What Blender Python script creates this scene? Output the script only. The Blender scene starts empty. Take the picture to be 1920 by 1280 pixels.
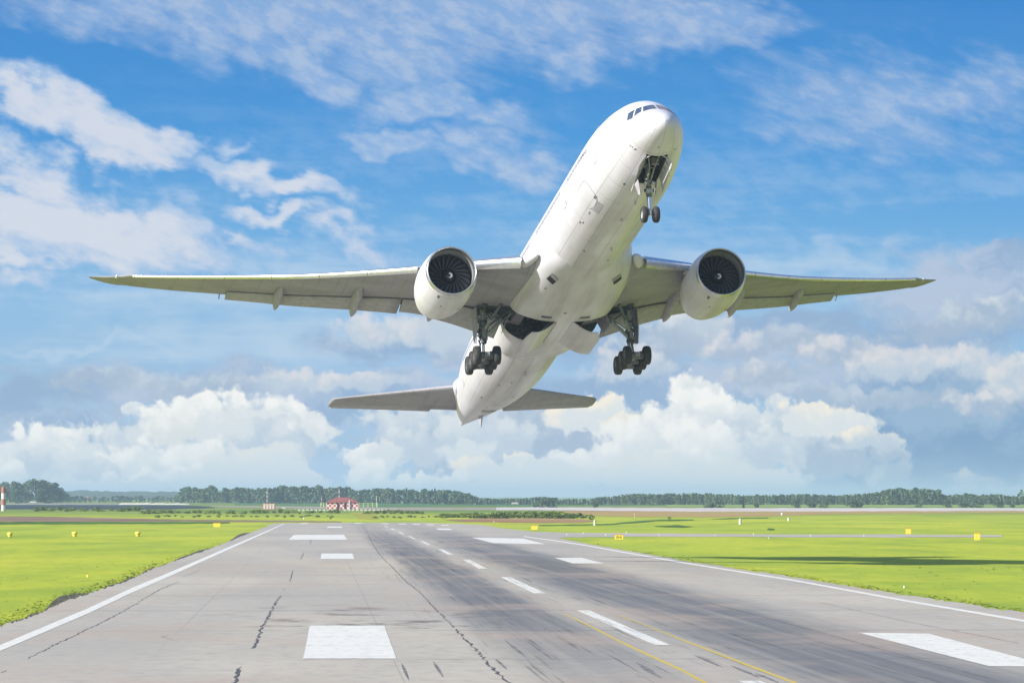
import bpy, bmesh, math, random
import numpy as np
from mathutils import Vector, Matrix, noise as mnoise
R = math.radians
random.seed(7)
# ---------------------------------------------------------------- camera, world, sun, exposure
SC = bpy.context.scene
CAM_H = 5.0            # eye height over the runway
FPX = 8000.0           # focal length in pixels of a 1920 wide frame
PITCH = math.atan(290 / FPX)
cam_d = bpy.data.cameras.new("camera"); cam = bpy.data.objects.new("camera", cam_d)
SC.collection.objects.link(cam)
cam_d.sensor_width = 36; cam_d.lens = 36 * FPX / 1920
cam_d.clip_start = 1; cam_d.clip_end = 60000
cam.location = (0, 0, CAM_H); cam.rotation_euler = (math.pi / 2 + PITCH, 0, 0)
SC.camera = cam
SC.view_settings.view_transform = 'Standard'; SC.view_settings.look = 'None'
SC.view_settings.gamma = 1; SC.view_settings.exposure = 0.66
SUN_EL = R(27); SUN_AZ = R(64)          # the sun stands behind the camera, to its left
sdir = Vector((-math.sin(SUN_AZ) * math.cos(SUN_EL), -math.cos(SUN_AZ) * math.cos(SUN_EL), math.sin(SUN_EL)))
sd = bpy.data.lights.new("sun", 'SUN'); sd.energy = 4.7; sd.angle = R(0.5); sd.color = (1, 0.965, 0.925)
so = bpy.data.objects.new("sun", sd); SC.collection.objects.link(so)
so.rotation_euler = sdir.to_track_quat('Z', 'Y').to_euler(); so.location = sdir * 400
# ---------------------------------------------------------------- sky: Nishita plus procedural clouds laid out by azimuth and elevation
W = bpy.data.worlds.new("World"); SC.world = W; W.use_nodes = True
NT = W.node_tree; NT.nodes.clear()
def nd(t, **kw):
    n = NT.nodes.new(t)
    for k, v in kw.items(): setattr(n, k, v)
    return n
def lk(a, b): NT.links.new(a, b)
def put(sock, v):
    if isinstance(v, bpy.types.NodeSocket): lk(v, sock)
    elif v is not None: sock.default_value = v
def M_(op, a, b=None, c=None, clamp=False):
    n = nd("ShaderNodeMath", operation=op); n.use_clamp = clamp
    put(n.inputs[0], a); put(n.inputs[1], b); put(n.inputs[2], c); return n.outputs[0]
def V_(op, a, b=None, out=0, s=None):
    n = nd("ShaderNodeVectorMath", operation=op); put(n.inputs[0], a); put(n.inputs[1], b)
    if s is not None: put(n.inputs[3], s)
    return n.outputs[out]
def ss(x, lo, hi, olo=0.0, ohi=1.0):
    n = nd("ShaderNodeMapRange", interpolation_type='SMOOTHSTEP'); put(n.inputs[0], x)
    n.inputs[1].default_value = lo; n.inputs[2].default_value = hi; n.inputs[3].default_value = olo; n.inputs[4].default_value = ohi
    return n.outputs[0]
def mixc(f, a, b, mode='MIX'):
    n = nd("ShaderNodeMix", data_type='RGBA', blend_type=mode); put(n.inputs[0], f); put(n.inputs[6], a); put(n.inputs[7], b); return n.outputs[2]
def lin(r, g, b):
    f = lambda c: (c / 255 / 12.92) if c / 255 <= .04045 else ((c / 255 + .055) / 1.055) ** 2.4
    return (f(r), f(g), f(b))
SKYK = 0.1
GAIN = 1 / (SKYK * 2 ** SC.view_settings.exposure)
def sky_rgb(r, g, b): return tuple(c * GAIN for c in lin(r, g, b)) + (1,)

def A(u, v): return ((u - 960) / 100.0, (930 - v) / 100.0)
def noise(vec, scale, detail=5, rough=.55, out=0, dim='2D'):
    n = nd("ShaderNodeTexNoise", noise_dimensions=dim); lk(vec, n.inputs['Vector']); n.inputs['Scale'].default_value = scale
    n.inputs['Detail'].default_value = detail; n.inputs['Roughness'].default_value = rough
    return n.outputs[out]
def mapping(vec, rot=0, scale=(1, 1, 1)):
    n = nd("ShaderNodeMapping", vector_type='TEXTURE'); lk(vec, n.inputs[0])
    n.inputs[2].default_value = (0, 0, rot); n.inputs[3].default_value = scale; return n.outputs[0]
ROT = {}
def ell_r(vec, u, v, ru, rv, rot=0):       # offset from an ellipse's centre in units of its radii
    x, y = A(u, v); rx, ry = ru / 100, rv / 100
    if rot:
        c, s_ = math.cos(R(rot)), math.sin(R(rot)); k = (vec, rot)
        if k not in ROT: ROT[k] = mapping(vec, rot=R(rot))
        vec = ROT[k]; x, y = c * x + s_ * y, -s_ * x + c * y
    n = nd("ShaderNodeVectorMath", operation='MULTIPLY_ADD'); lk(vec, n.inputs[0])
    n.inputs[1].default_value = (1 / rx, 1 / ry, 0); n.inputs[2].default_value = (-x / rx, -y / ry, 0)
    return n.outputs[0]
def near(cell, it, reach, slack):          # does this ellipse reach into this cell of the sky?
    x, y = A(it[0], it[1]); ru, rv = it[2] / 100, it[3] / 100; rot = it[5 if False else 4] if len(it) > 4 and isinstance(it[4], (int, float)) else 0
    ex = math.hypot(ru * math.cos(R(rot)), rv * math.sin(R(rot))) * reach + slack
    ey = math.hypot(ru * math.sin(R(rot)), rv * math.cos(R(rot))) * reach + slack
    return cell[0] - ex < x < cell[1] + ex and cell[2] - ey < y < cell[3] + ey
def field(vec, items):
    out = None
    for it in items:
        f = V_('LENGTH', ell_r(vec, *it[:5]), out=1)
        if len(it) > 5: f = M_('MULTIPLY_ADD', f, it[5], 1 - it[5])
        out = f if out is None else M_('MINIMUM', out, f)
    return M_('SUBTRACT', 1.0, out)
# (u, v, ru, rv, rot, weight): where each cloud stands, in hundredths of a unit of azimuth and elevation
hi1 = [(560, 55, 560, 78, -6), (300, 10, 330, 70, 0), (900, 30, 560, 85, 0), (1290, 50, 240, 62, 6), (560, 130, 110, 48, -24), (1050, 105, 120, 40, 0, .8),
       (780, 172, 150, 56, 6, 1.4), (900, 195, 130, 40, -24), (740, 268, 115, 34, -6, 1.7), (950, 305, 150, 32, -6, .8), (880, 245, 80, 40, -18, .6),
       (1660, 190, 260, 110, -6, .55), (1800, 190, 200, 70, 6, .55), (1560, 260, 160, 30, -12, .35)]
hi2 = [(40, 190, 130, 42, -35), (180, 240, 215, 60, -24, 1.35), (300, 275, 90, 30, -12), (90, 340, 190, 62, -24), (190, 425, 300, 72, -12, 1.5), (60, 425, 270, 88, -6, 1.5), (350, 478, 105, 32, -12),
       (470, 338, 160, 34, -12, 1.3), (560, 358, 100, 28, -18, 1.2), (420, 272, 48, 22, 6, .6), (520, 408, 112, 20, -8), (470, 458, 90, 22, -12, .6), (640, 450, 90, 26, -18, .55), (640, 385, 60, 30, -18, .4),
       (60, 500, 130, 20, -6, .7), (30, 530, 90, 18, 0, .7)]
wi = [(280, 590, 420, 60, 6, .7), (420, 560, 260, 40, 14, .7), (100, 655, 300, 16, 0, .7), (520, 620, 200, 60, 0, .8), (1640, 560, 220, 22, 0, .5), (1560, 480, 260, 26, 6, .5)]
mid = [(1800, 560, 210, 110, 0), (1900, 480, 120, 50, 0), (1560, 640, 430, 70, 0), (1750, 720, 420, 80, -6), (1250, 640, 330, 70, 0), (760, 650, 200, 60, 0), (1750, 840, 330, 110, 0, 1.3), (1250, 730, 500, 60, 0), (300, 735, 560, 52, 0, .9), (700, 750, 520, 60, 0, .9), (100, 790, 300, 50, 0, .8)]
wh = sky_rgb(251, 250, 245); cr_ = sky_rgb(253, 243, 224); g1 = sky_rgb(224, 230, 232); g2 = sky_rgb(196, 209, 222); g3 = sky_rgb(168, 186, 208); pk = sky_rgb(226, 224, 226)
lumps = [(700, 625, 95, 40, pk, g2), (830, 618, 110, 42, pk, g2), (900, 660, 120, 40, g2, g3), (1290, 610, 95, 52, sky_rgb(234, 230, 226), g2), (1240, 640, 120, 50, g1, g3), (1180, 690, 90, 40, pk, g2),
          (1400, 655, 80, 36, pk, g3), (1440, 705, 90, 34, pk, g3), (1500, 640, 90, 36, g2, g3), (1600, 660, 110, 34, pk, g3), (1700, 680, 130, 42, pk, g2), (1840, 590, 90, 40, g1, g3), (1760, 620, 110, 30, g2, g3),
          (1830, 690, 110, 34, pk, g2), (1900, 720, 70, 50, sky_rgb(232, 228, 224), g2), (1560, 745, 150, 26, g2, g3), (1840, 760, 100, 24, pk, g3), (1690, 740, 100, 24, g2, g3),
          (560, 715, 120, 22, pk, g2), (680, 722, 110, 22, pk, g2), (180, 712, 110, 22, g2, g3), (380, 720, 140, 26, g2, g3)]
lump_small = (250, 762, 42, 20, wh, g1)
bank_left = [(130, 860, 190, 70, g1, g2), (470, 800, 130, 70, wh, g1), (570, 800, 70, 46, wh, g1), (330, 850, 260, 85, g1, g2), (120, 835, 95, 52, wh, g1), (40, 850, 80, 50, wh, g1), (160, 815, 22, 12, wh, g1),
          (375, 790, 95, 62, wh, g1), (330, 800, 62, 50, wh, sky_rgb(226, 230, 228)), (420, 785, 50, 40, wh, g1), (490, 812, 60, 40, g1, g2), (540, 830, 66, 52, g1, g2), (580, 800, 40, 34, wh, g1),
          (80, 880, 80, 42, g1, g2), (250, 870, 90, 50, wh, g1), (20, 900, 70, 46, wh, g1), (160, 890, 90, 40, g1, g2), (380, 875, 120, 55, wh, g1), (480, 880, 110, 50, sky_rgb(232, 234, 230), g1), (560, 890, 50, 30, g1, g1),
          (300, 905, 120, 34, wh, g1), (200, 920, 200, 30, g1, g1), (450, 925, 170, 28, g1, g1)]
bank_right = [(1000, 830, 360, 100, g2, g3), (760, 800, 90, 50, g1, g2), (900, 830, 130, 60, g1, g2), (1100, 775, 110, 36, cr_, g1), (1180, 798, 60, 26, cr_, g1),
          (1560, 850, 130, 60, g2, g3), (1480, 800, 90, 52, g1, g2), (1560, 792, 92, 34, cr_, g1), (1610, 820, 72, 26, cr_, g2), (1500, 790, 60, 36, cr_, g1), (1660, 845, 44, 22, g2, g3),
          (1300, 745, 52, 46, wh, g1), (1290, 790, 90, 56, wh, g1), (1360, 790, 66, 44, wh, g1), (1390, 820, 90, 52, g1, g2), (1220, 835, 120, 62, wh, g1), (1330, 850, 130, 66, wh, g1), (1440, 850, 80, 44, g1, g2),
          (700, 860, 66, 40, wh, g1), (780, 840, 70, 40, g1, g2), (730, 845, 24, 18, cr_, g1), (980, 860, 34, 18, cr_, g1), (880, 850, 60, 34, g1, g1), (1120, 870, 120, 52, wh, g1), (1000, 890, 100, 42, g1, g1), (900, 880, 66, 30, cr_, g1),
          (690, 890, 52, 34, wh, g1), (790, 905, 130, 30, wh, g1), (1230, 890, 150, 48, sky_rgb(232, 234, 230), g1), (1400, 895, 110, 42, sky_rgb(228, 231, 229), g1), (1480, 910, 54, 26, g1, g1), (980, 925, 330, 26, g1, g1), (1300, 925, 220, 24, g1, g1)]
bank_low = [(1820, 900, 60, 28, sky_rgb(204, 210, 218), g3), (1900, 922, 60, 20, g2, g3), (1780, 925, 90, 16, g2, g3), (1670, 895, 40, 40, g2, g3)
]
def build_sky(tree, cell=None):
    """sky colour for one cell of the dome (az0, az1, el0, el1), or the plain sky all round when cell is None"""
    global NT
    NT = tree; NT.nodes.clear(); ROT.clear()
    if cell is None: tc = nd("ShaderNodeTexCoord").outputs['Generated']
    else: tc = V_('NORMALIZE', V_('SUBTRACT', nd("ShaderNodeNewGeometry").outputs['Position'], (0, 0, CAM_H)))
    sep = nd("ShaderNodeSeparateXYZ"); lk(tc, sep.inputs[0])
    hlen = M_('SQRT', M_('ADD', M_('MULTIPLY', sep.outputs[0], sep.outputs[0]), M_('MULTIPLY', sep.outputs[1], sep.outputs[1])))
    az = M_('MULTIPLY', M_('ARCTAN2', sep.outputs[0], sep.outputs[1]), 80.0)
    el = M_('MULTIPLY', M_('ARCTAN2', sep.outputs[2], hlen), 80.0)
    cmb = nd("ShaderNodeCombineXYZ"); lk(az, cmb.inputs[0]); lk(el, cmb.inputs[1]); P = cmb.outputs[0]
    sky = nd("ShaderNodeTexSky", sky_type='NISHITA'); sky.sun_disc = False; sky.sun_elevation = SUN_EL
    sky.sun_rotation = math.pi + SUN_AZ; sky.air_density = 1.0; sky.dust_density = .3; sky.ozone_density = 3.0
    vv = nd("ShaderNodeCombineXYZ"); lk(sep.outputs[0], vv.inputs[0]); lk(sep.outputs[1], vv.inputs[1])
    # looked up a little higher than it is seen, so that the blue deepens within the frame
    lk(M_('ADD', M_('MULTIPLY', M_('MAXIMUM', sep.outputs[2], 0), 5.0), .25), vv.inputs[2]); lk(V_('NORMALIZE', vv.outputs[0]), sky.inputs[0])
    rp = nd("ShaderNodeValToRGB"); lk(M_('DIVIDE', el, 12.0), rp.inputs[0]); cr = rp.color_ramp
    stops = [(0, (176, 202, 222)), (.15, (160, 196, 226)), (.30, (148, 196, 234)), (.42, (108, 178, 232)), (.56, (66, 156, 226)), (.78, (46, 138, 214)), (1, (42, 128, 206))]
    while len(cr.elements) < len(stops): cr.elements.new(.5)
    for e, (p_, c_) in zip(cr.elements, stops): e.position = p_; e.color = lin(*c_) + (1,)
    base = mixc(0.82, sky.outputs[0], mixc(1.0, rp.outputs[0], (GAIN, GAIN, GAIN, 1), 'MULTIPLY'))
    horiz = noise(mapping(P, scale=(5, .7, 1)), .9, 5, .6)
    veil = M_('MULTIPLY', ss(M_('ADD', M_('MULTIPLY', horiz, 1.0), M_('MULTIPLY', el, -.06)), .25, .62), ss(el, 5.5, 2.5, 0, .55))
    plain = mixc(veil, base, sky_rgb(176, 204, 230))
    gen = noise(tc, 3.2, 5, .58, 0, '3D')
    away = M_('SUBTRACT', 1.0, M_('MULTIPLY', ss(M_('ABSOLUTE', az), 11.4, 10.2), ss(el, 10.7, 9.9)))
    if cell is None or cell[0] < -10 or cell[1] > 10 or cell[3] > 9.8:
        far_clouds = mixc(M_('MULTIPLY', M_('MULTIPLY', ss(gen, .42, .62), away), .85), plain, sky_rgb(205, 203, 205))
    if cell is None:
        return mixc(ss(el, -.02, -.3), far_clouds, sky_rgb(150, 165, 120))
    pick = lambda L, reach=1.9, slack=.75: [i for i in L if near(cell, i, reach, slack)]
    n1 = noise(P, .55, 3, .6, 1); n2 = noise(P, 2.2, 5, .62, 1)
    def warp(a, na, b=None, nb=None):
        v = V_('ADD', P, V_('SCALE', V_('SUBTRACT', na, (.5, .5, .5)), s=a))
        if nb is not None: v = V_('ADD', v, V_('SCALE', V_('SUBTRACT', nb, (.5, .5, .5)), s=b))
        return v
    Pp = warp(.55, n1, .5, n2)
    streak = noise(mapping(P, scale=(2.2, .55, 1), rot=R(-18)), 1.1, 6, .62)
    fine = noise(mapping(P, scale=(1.6, .8, 1), rot=R(-20)), 2.6, 6, .6)
    col = plain
    if pick(hi1) or pick(hi2) or pick(wi):
        n3 = noise(mapping(P, scale=(2.4, .8, 1), rot=R(-12)), .9, 5, .62, 1); Pw = warp(1.5, n1, .7, n3)
    if pick(hi1):        # lavender-white veils and patches, high up
        d1 = M_('ADD', field(Pw, pick(hi1)), M_('MULTIPLY', M_('SUBTRACT', streak, .5), 1.1))
        col = mixc(ss(d1, -.22, .68, 0, .72), col, mixc(ss(fine, .35, .7), sky_rgb(150, 182, 224), sky_rgb(190, 204, 226)))
    thin = M_('MULTIPLY', ss(M_('ADD', horiz, M_('MULTIPLY', fine, .5)), .62, 1.0), ss(el, 8.5, 4.0, .03, .45)); col = mixc(thin, col, sky_rgb(180, 206, 234))
    if pick(hi2):        # bright streaks at the left
        d2 = M_('ADD', field(Pw, pick(hi2)), M_('MULTIPLY', M_('SUBTRACT', fine, .5), .95))
        s2 = ss(M_('ADD', d2, M_('MULTIPLY', M_('SUBTRACT', streak, .5), 1.6)), .1, 1.0)
        col = mixc(ss(d2, -.16, .55, 0, .93), col, mixc(s2, sky_rgb(176, 200, 230), sky_rgb(216, 221, 232)))
    if pick(wi):         # thin level wisps
        dw = M_('ADD', field(Pw, pick(wi)), M_('MULTIPLY', M_('SUBTRACT', horiz, .5), 1.6))
        col = mixc(ss(dw, -.1, .7, 0, .55), col, sky_rgb(190, 212, 232))
    if pick(mid):        # grey-blue middle layer, darker and bluer to the lower right
        dm = M_('ADD', field(Pw if pick(hi1) or pick(hi2) or pick(wi) else Pp, pick(mid)), M_('MULTIPLY', M_('SUBTRACT', noise(mapping(P, scale=(1.7, 1, 1)), 1.0, 5, .6), .5), 1.1))
        tone = noise(mapping(Pp, scale=(2.6, 1, 1)), .8, 5, .58)
        cm = mixc(ss(tone, .36, .62), sky_rgb(146, 174, 208), sky_rgb(184, 198, 220))
        dk = ss(field(P, [(1780, 850, 430, 200, 0), (1540, 890, 330, 110, 0)]), 0, .45, 0, .95)
        cm = mixc(dk, cm, mixc(ss(tone, .42, .66), sky_rgb(104, 146, 190), sky_rgb(140, 172, 204)))
        col = mixc(ss(dm, -.06, .45, 0, .9), col, cm)
    # heaped clouds: overlapping puffs, brighter toward the upper left, composed back to front
    puffs = [(a, .30, .8) for a in lumps] + [(lump_small, .2, .8)] + [(a, .15, 1) for a in bank_left + bank_right] + [(a, .2, .85) for a in bank_low]
    puffs = [p_ for p_ in puffs if near(cell, p_[0], 1.4 + p_[1], .5)]
    if puffs:
        bil = nd("ShaderNodeTexVoronoi", voronoi_dimensions='2D', feature='SMOOTH_F1'); lk(warp(.3, n2), bil.inputs['Vector']); bil.inputs['Scale'].default_value = 1.9
        for k_, v_ in (('Detail', 2.0), ('Roughness', .55), ('Smoothness', .35)): bil.inputs[k_].default_value = v_
        rough = M_('MULTIPLY_ADD', M_('SUBTRACT', bil.outputs['Distance'], .42), .50, M_('MULTIPLY', M_('SUBTRACT', noise(P, 5.0, 4, .62), .5), .26))
        roughs = M_('MULTIPLY', rough, -2.2)
    for i_, ((u, v, ru, rv, hi, lo), soft, alpha) in enumerate(puffs):
        if i_ % 6 == 5: Pp = V_('ADD', Pp, V_('SCALE', col, s=1e-9))   # keeps the shader compiler working through them in order
        q = ell_r(Pp, u, v, ru, rv)
        a_ = ss(M_('ADD', V_('LENGTH', q, out=1), rough), 1 + soft, 1 - soft, 0, alpha)
        sh = M_('ADD', V_('DOT_PRODUCT', q, (-.45, .9, 0), out=1), roughs)
        col = mixc(a_, col, mixc(ss(sh, -.8, .75), lo, hi))
    if cell[0] < -10 or cell[1] > 10 or cell[3] > 9.8: col = mixc(away, col, far_clouds)
    if cell[2] < .1: col = mixc(ss(el, -.02, -.3), col, sky_rgb(150, 165, 120))
    return col
col = build_sky(W.node_tree)
bg = nd("ShaderNodeBackground"); lk(col, bg.inputs[0]); bg.inputs[1].default_value = SKYK
wo = nd("ShaderNodeOutputWorld"); lk(bg.outputs[0], wo.inputs[0])
W.cycles.sampling_method = 'NONE'
SC.cycles.max_bounces = 5; SC.cycles.diffuse_bounces = 2; SC.cycles.glossy_bounces = 3; SC.cycles.transmission_bounces = 2; SC.cycles.volume_bounces = 1
# the part of the sky the camera faces: a piece of dome 30 km out, in cells, each with the clouds that reach into it
def make_sky_dome(rad=30000.0):
    azs = [-11.5, -8, -4.8, -1.6, 1.6, 4.8, 8, 11.5]; els = [-.5, 1.15, 2.6, 4.2, 6.6, 11]
    me = bpy.data.meshes.new("sky"); vs = []; fs = []; mi = []
    for j in range(len(els) - 1):
        for i in range(len(azs) - 1):
            m = bpy.data.materials.new("sky_cell"); m.use_nodes = True
            c = build_sky(m.node_tree, (azs[i], azs[i + 1], els[j], els[j + 1]))
            e = nd("ShaderNodeEmission"); lk(c, e.inputs[0]); e.inputs[1].default_value = SKYK
            lk(e.outputs[0], nd("ShaderNodeOutputMaterial").inputs[0]); m.cycles.emission_sampling = 'NONE'
            me.materials.append(m); k = len(me.materials) - 1; N = 4; b = len(vs)
            for jj in range(N + 1):
                for ii in range(N + 1):
                    a_ = (azs[i] + (azs[i + 1] - azs[i]) * ii / N) / 80; e_ = (els[j] + (els[j + 1] - els[j]) * jj / N) / 80
                    vs.append((rad * math.sin(a_) * math.cos(e_), rad * math.cos(a_) * math.cos(e_), CAM_H + rad * math.sin(e_)))
            for jj in range(N):
                for ii in range(N):
                    q = b + jj * (N + 1) + ii; fs.append((q, q + 1, q + N + 2, q + N + 1)); mi.append(k)
    me.from_pydata(vs, [], fs); me.polygons.foreach_set("material_index", mi)
    o = bpy.data.objects.new("sky", me); SC.collection.objects.link(o); o["kind"] = "structure"
if not globals().get("NODOME"): make_sky_dome()
# ---------------------------------------------------------------- helpers
COL = SC.collection
def lin3(r, g, b): return lin(r, g, b) + (1,)
def mesh_obj(name, vs, fs, mat=None, parent=None, smooth=True, mats=None, mi=None):
    me = bpy.data.meshes.new(name); me.from_pydata([tuple(map(float, v)) for v in vs], [], [tuple(int(i) for i in f) for f in fs])
    for m in (mats or ([mat] if mat else [])): me.materials.append(m)
    if mi is not None: me.polygons.foreach_set("material_index", mi)
    if smooth: me.polygons.foreach_set("use_smooth", [True] * len(me.polygons))
    me.update(); o = bpy.data.objects.new(name, me); COL.objects.link(o)
    if parent: o.parent = parent
    return o
def tag(o, label=None, cat=None, group=None, kind=None):
    if label: o["label"] = label
    if cat: o["category"] = cat
    if group: o["group"] = group
    if kind: o["kind"] = kind
    return o
def empty(name, loc=(0, 0, 0), rz=0):
    o = bpy.data.objects.new(name, None); COL.objects.link(o); o.location = loc; o.rotation_euler = (0, 0, rz); return o
class MB:
    """collects shapes into one mesh"""
    def __init__(s): s.v = []; s.f = []; s.m = []
    def add(s, vs, fs, mi=0):
        b = len(s.v); s.v += [tuple(v) for v in vs]; s.f += [tuple(b + i for i in f) for f in fs]; s.m += [mi] * len(fs); return s
    def box(s, c, sz, mi=0, rot=None):
        x, y, z = (k / 2 for k in sz)
        p = [Vector((a * x, b * y, d * z)) for a in (-1, 1) for b in (-1, 1) for d in (-1, 1)]
        if rot is not None: p = [rot @ q for q in p]
        p = [q + Vector(c) for q in p]
        return s.add(p, [(0, 1, 3, 2), (4, 6, 7, 5), (0, 4, 5, 1), (2, 3, 7, 6), (0, 2, 6, 4), (1, 5, 7, 3)], mi)
    def tube(s, a, b, r0, r1=None, n=14, mi=0, caps=True):
        a = Vector(a); b = Vector(b); r1 = r0 if r1 is None else r1
        d = (b - a).normalized(); u = d.orthogonal().normalized(); w = d.cross(u)
        vs = []
        for p, r in ((a, r0), (b, r1)):
            for i in range(n):
                t = 2 * math.pi * i / n; vs.append(p + u * (r * math.cos(t)) + w * (r * math.sin(t)))
        fs = [(i, (i + 1) % n, n + (i + 1) % n, n + i) for i in range(n)]
        if caps: fs += [tuple(range(n))[::-1], tuple(range(n, 2 * n))]
        return s.add(vs, fs, mi)
    def path(s, pts, r, n=8, mi=0):
        for a, b in zip(pts[:-1], pts[1:]): s.tube(a, b, r, r, n, mi)
        return s
    def lathe(s, prof, o=(0, 0, 0), axis='X', n=48, mi=0, close=False, mis=None):
        """prof: (position along axis, radius)"""
        vs = []
        for (x, r) in prof:
            for i in range(n):
                t = 2 * math.pi * i / n; c, d = r * math.cos(t), r * math.sin(t)
                vs.append((o[0] + x, o[1] + c, o[2] + d) if axis == 'X' else (o[0] + c, o[1] + x, o[2] + d) if axis == 'Y' else (o[0] + c, o[1] + d, o[2] + x))
        k = len(prof); b = len(s.v); s.v += vs
        for j in range(k if close else k - 1):
            j2 = (j + 1) % k
            for i in range(n):
                i2 = (i + 1) % n
                s.f.append((b + j * n + i, b + j * n + i2, b + j2 * n + i2, b + j2 * n + i)); s.m.append(mis[j] if mis else mi)
        return s
    def obj(s, name, mats, parent=None, smooth=True):
        mats = mats if isinstance(mats, list) else [mats]
        o = mesh_obj(name, s.v, s.f, None, parent, smooth, mats, s.m)
        return o
def fix_normals(o):
    bm = bmesh.new(); bm.from_mesh(o.data); bmesh.ops.recalc_face_normals(bm, faces=bm.faces); bm.to_mesh(o.data); bm.free()
def sharpen(o, ang=35):
    bm = bmesh.new(); bm.from_mesh(o.data)
    for e in bm.edges:
        if len(e.link_faces) == 2 and e.calc_face_angle(0) > R(ang): e.smooth = False
    bm.to_mesh(o.data); bm.free(); return o
def boolean_cut(o, cutters):
    for c in cutters:
        m = o.modifiers.new("cut", 'BOOLEAN'); m.operation = 'DIFFERENCE'; m.object = c; m.solver = 'EXACT'; m.material_mode = 'TRANSFER'
    bpy.context.view_layer.update()
    dg = bpy.context.evaluated_depsgraph_get(); me = bpy.data.meshes.new_from_object(o.evaluated_get(dg)); o.modifiers.clear(); o.data = me
def drop(*os_):
    for o in os_:
        me = o.data; bpy.data.objects.remove(o)
        if me and me.users == 0: bpy.data.meshes.remove(me)
def mat(name, base, rough=.5, metal=0.0, coat=0.0, spec=.5, emit=None):
    m = bpy.data.materials.new(name); m.use_nodes = True; b = m.node_tree.nodes["Principled BSDF"]
    b.inputs["Base Color"].default_value = tuple(base) + (1,) if len(base) == 3 else base
    b.inputs["Roughness"].default_value = rough; b.inputs["Metallic"].default_value = metal
    b.inputs["Coat Weight"].default_value = coat; b.inputs["Coat Roughness"].default_value = .22
    b.inputs["Specular IOR Level"].default_value = spec
    if emit: b.inputs["Emission Color"].default_value = emit + (1,); b.inputs["Emission Strength"].default_value = 1
    return m
def use(m):            # the node helpers above now build into this material; hands back its shader
    global NT
    NT = m.node_tree; return NT.nodes["Principled BSDF"]
def ocoord(): return nd("ShaderNodeTexCoord").outputs['Object']
def n3d(vec, scale, detail=5, rough=.55, out=0): return noise(vec, scale, detail, rough, out, '3D')
def mp(vec, scale=(1, 1, 1), loc=(0, 0, 0), rot=(0, 0, 0)):
    n = nd("ShaderNodeMapping"); lk(vec, n.inputs[0]); n.inputs[1].default_value = loc; n.inputs[2].default_value = rot; n.inputs[3].default_value = scale; return n.outputs[0]
def rgb(*c): return tuple(c) + (1,)
def bump(b, h, strength=.3, dist=.05):
    n = nd("ShaderNodeBump"); lk(h, n.inputs['Height']); n.inputs['Strength'].default_value = strength; n.inputs['Distance'].default_value = dist; lk(n.outputs[0], b.inputs['Normal'])
def line_every(x, period, width):        # 1 on thin lines repeated along x
    f = M_('ABSOLUTE', M_('SUBTRACT', M_('FRACT', M_('DIVIDE', x, period)), .5))
    return ss(f, .5 - width / period, .5 - width * .3 / period)
def worn_noise(b, lo, hi, scale=6):
    """varies a plain colour with grime so that no surface is uniform"""
    v = n3d(ocoord(), scale, 5, .6); lk(mixc(ss(v, .3, .7), rgb(*lo), rgb(*hi)), b.inputs["Base Color"])
# ---------------------------------------------------------------- ground: where a direction from the camera (given as in the photograph's frame) meets the plain
def G(u, v, z=0.0):
    a, b = (u - 960) / FPX, (640 - v) / FPX
    d = Vector((a, math.cos(PITCH) - b * math.sin(PITCH), math.sin(PITCH) + b * math.cos(PITCH)))
    t = (z - CAM_H) / d.z; return Vector((d.x * t, d.y * t, z))
def dist(v): return G(960, v).y
def sheet(name, pts, m, z, px=True, sub=0):
    p = [G(u, v, z) if px else Vector((u, v, z)) for u, v in pts]
    from mathutils.geometry import tessellate_polygon
    o = mesh_obj(name, p, [tuple(t) for t in tessellate_polygon([p])], m, None, False)
    for q in o.data.polygons:
        if q.normal.z < 0: q.flip()
    return o
def merge_sheets(name, obs, kind="structure"):
    vs, fs = [], []
    for o in obs:
        b = len(vs); vs += [v.co[:] for v in o.data.vertices]; fs += [[b + i for i in p.vertices] for p in o.data.polygons]
    m = obs[0].data.materials[0]; drop(*obs); r = mesh_obj(name, vs, fs, m, None, False); r["kind"] = kind; return r
# runway direction in the plain
_a, _b = G(1167, 1175), G(752, 998); RW_ANG = math.atan2(_b.x - _a.x, _b.y - _a.y)
def rw_coords(oc):       # x across the runway from its centre line, y along it
    v = V_('SUBTRACT', oc, tuple(_a)); return mp(v, rot=(0, 0, RW_ANG))
def grass_colour(oc):
    big = n3d(mp(oc, (.010, .0045, 1)), 1.0, 5, .6); mid_ = n3d(mp(oc, (.07, .016, 1)), 1.0, 6, .66); fine_ = n3d(mp(oc, (.8, .14, 1)), 1.0, 5, .68)
    c = mixc(ss(big, .36, .66), rgb(.465, .495, .036), rgb(.355, .435, .038))
    c = mixc(ss(mid_, .42, .66, 0, .85), c, rgb(.25, .34, .034))
    c = mixc(ss(n3d(mp(oc, (.035, .012, 1), (7, 3, 0)), 1.0, 5, .6), .52, .70, 0, .8), c, rgb(.55, .53, .045))
    return mixc(ss(fine_, .42, .68, 0, .42), c, rgb(.25, .33, .03))
gm = mat("grass_ground", (.2, .3, .04), .9, spec=.15); b = use(gm); oc = ocoord(); c = grass_colour(oc)
sx = nd("ShaderNodeSeparateXYZ"); lk(oc, sx.inputs[0])
far_ = ss(sx.outputs[1], 900, 1500)         # rougher, duller meadow beyond the airfield
mead = mixc(ss(n3d(mp(oc, (.004, .004, 1)), 1.0, 5, .6), .4, .65), rgb(.13, .22, .035), rgb(.21, .26, .05))
mead = mixc(ss(n3d(mp(oc, (.012, .006, 1)), 1.0, 5, .6), .45, .7), mead, rgb(.26, .30, .05))
lk(mixc(far_, c, mead), b.inputs["Base Color"]); bump(b, n3d(mp(oc, (1, .5, 1)), 2.0, 3, .6), .06, .05)
nx = 60; gv = []; gf = []
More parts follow.
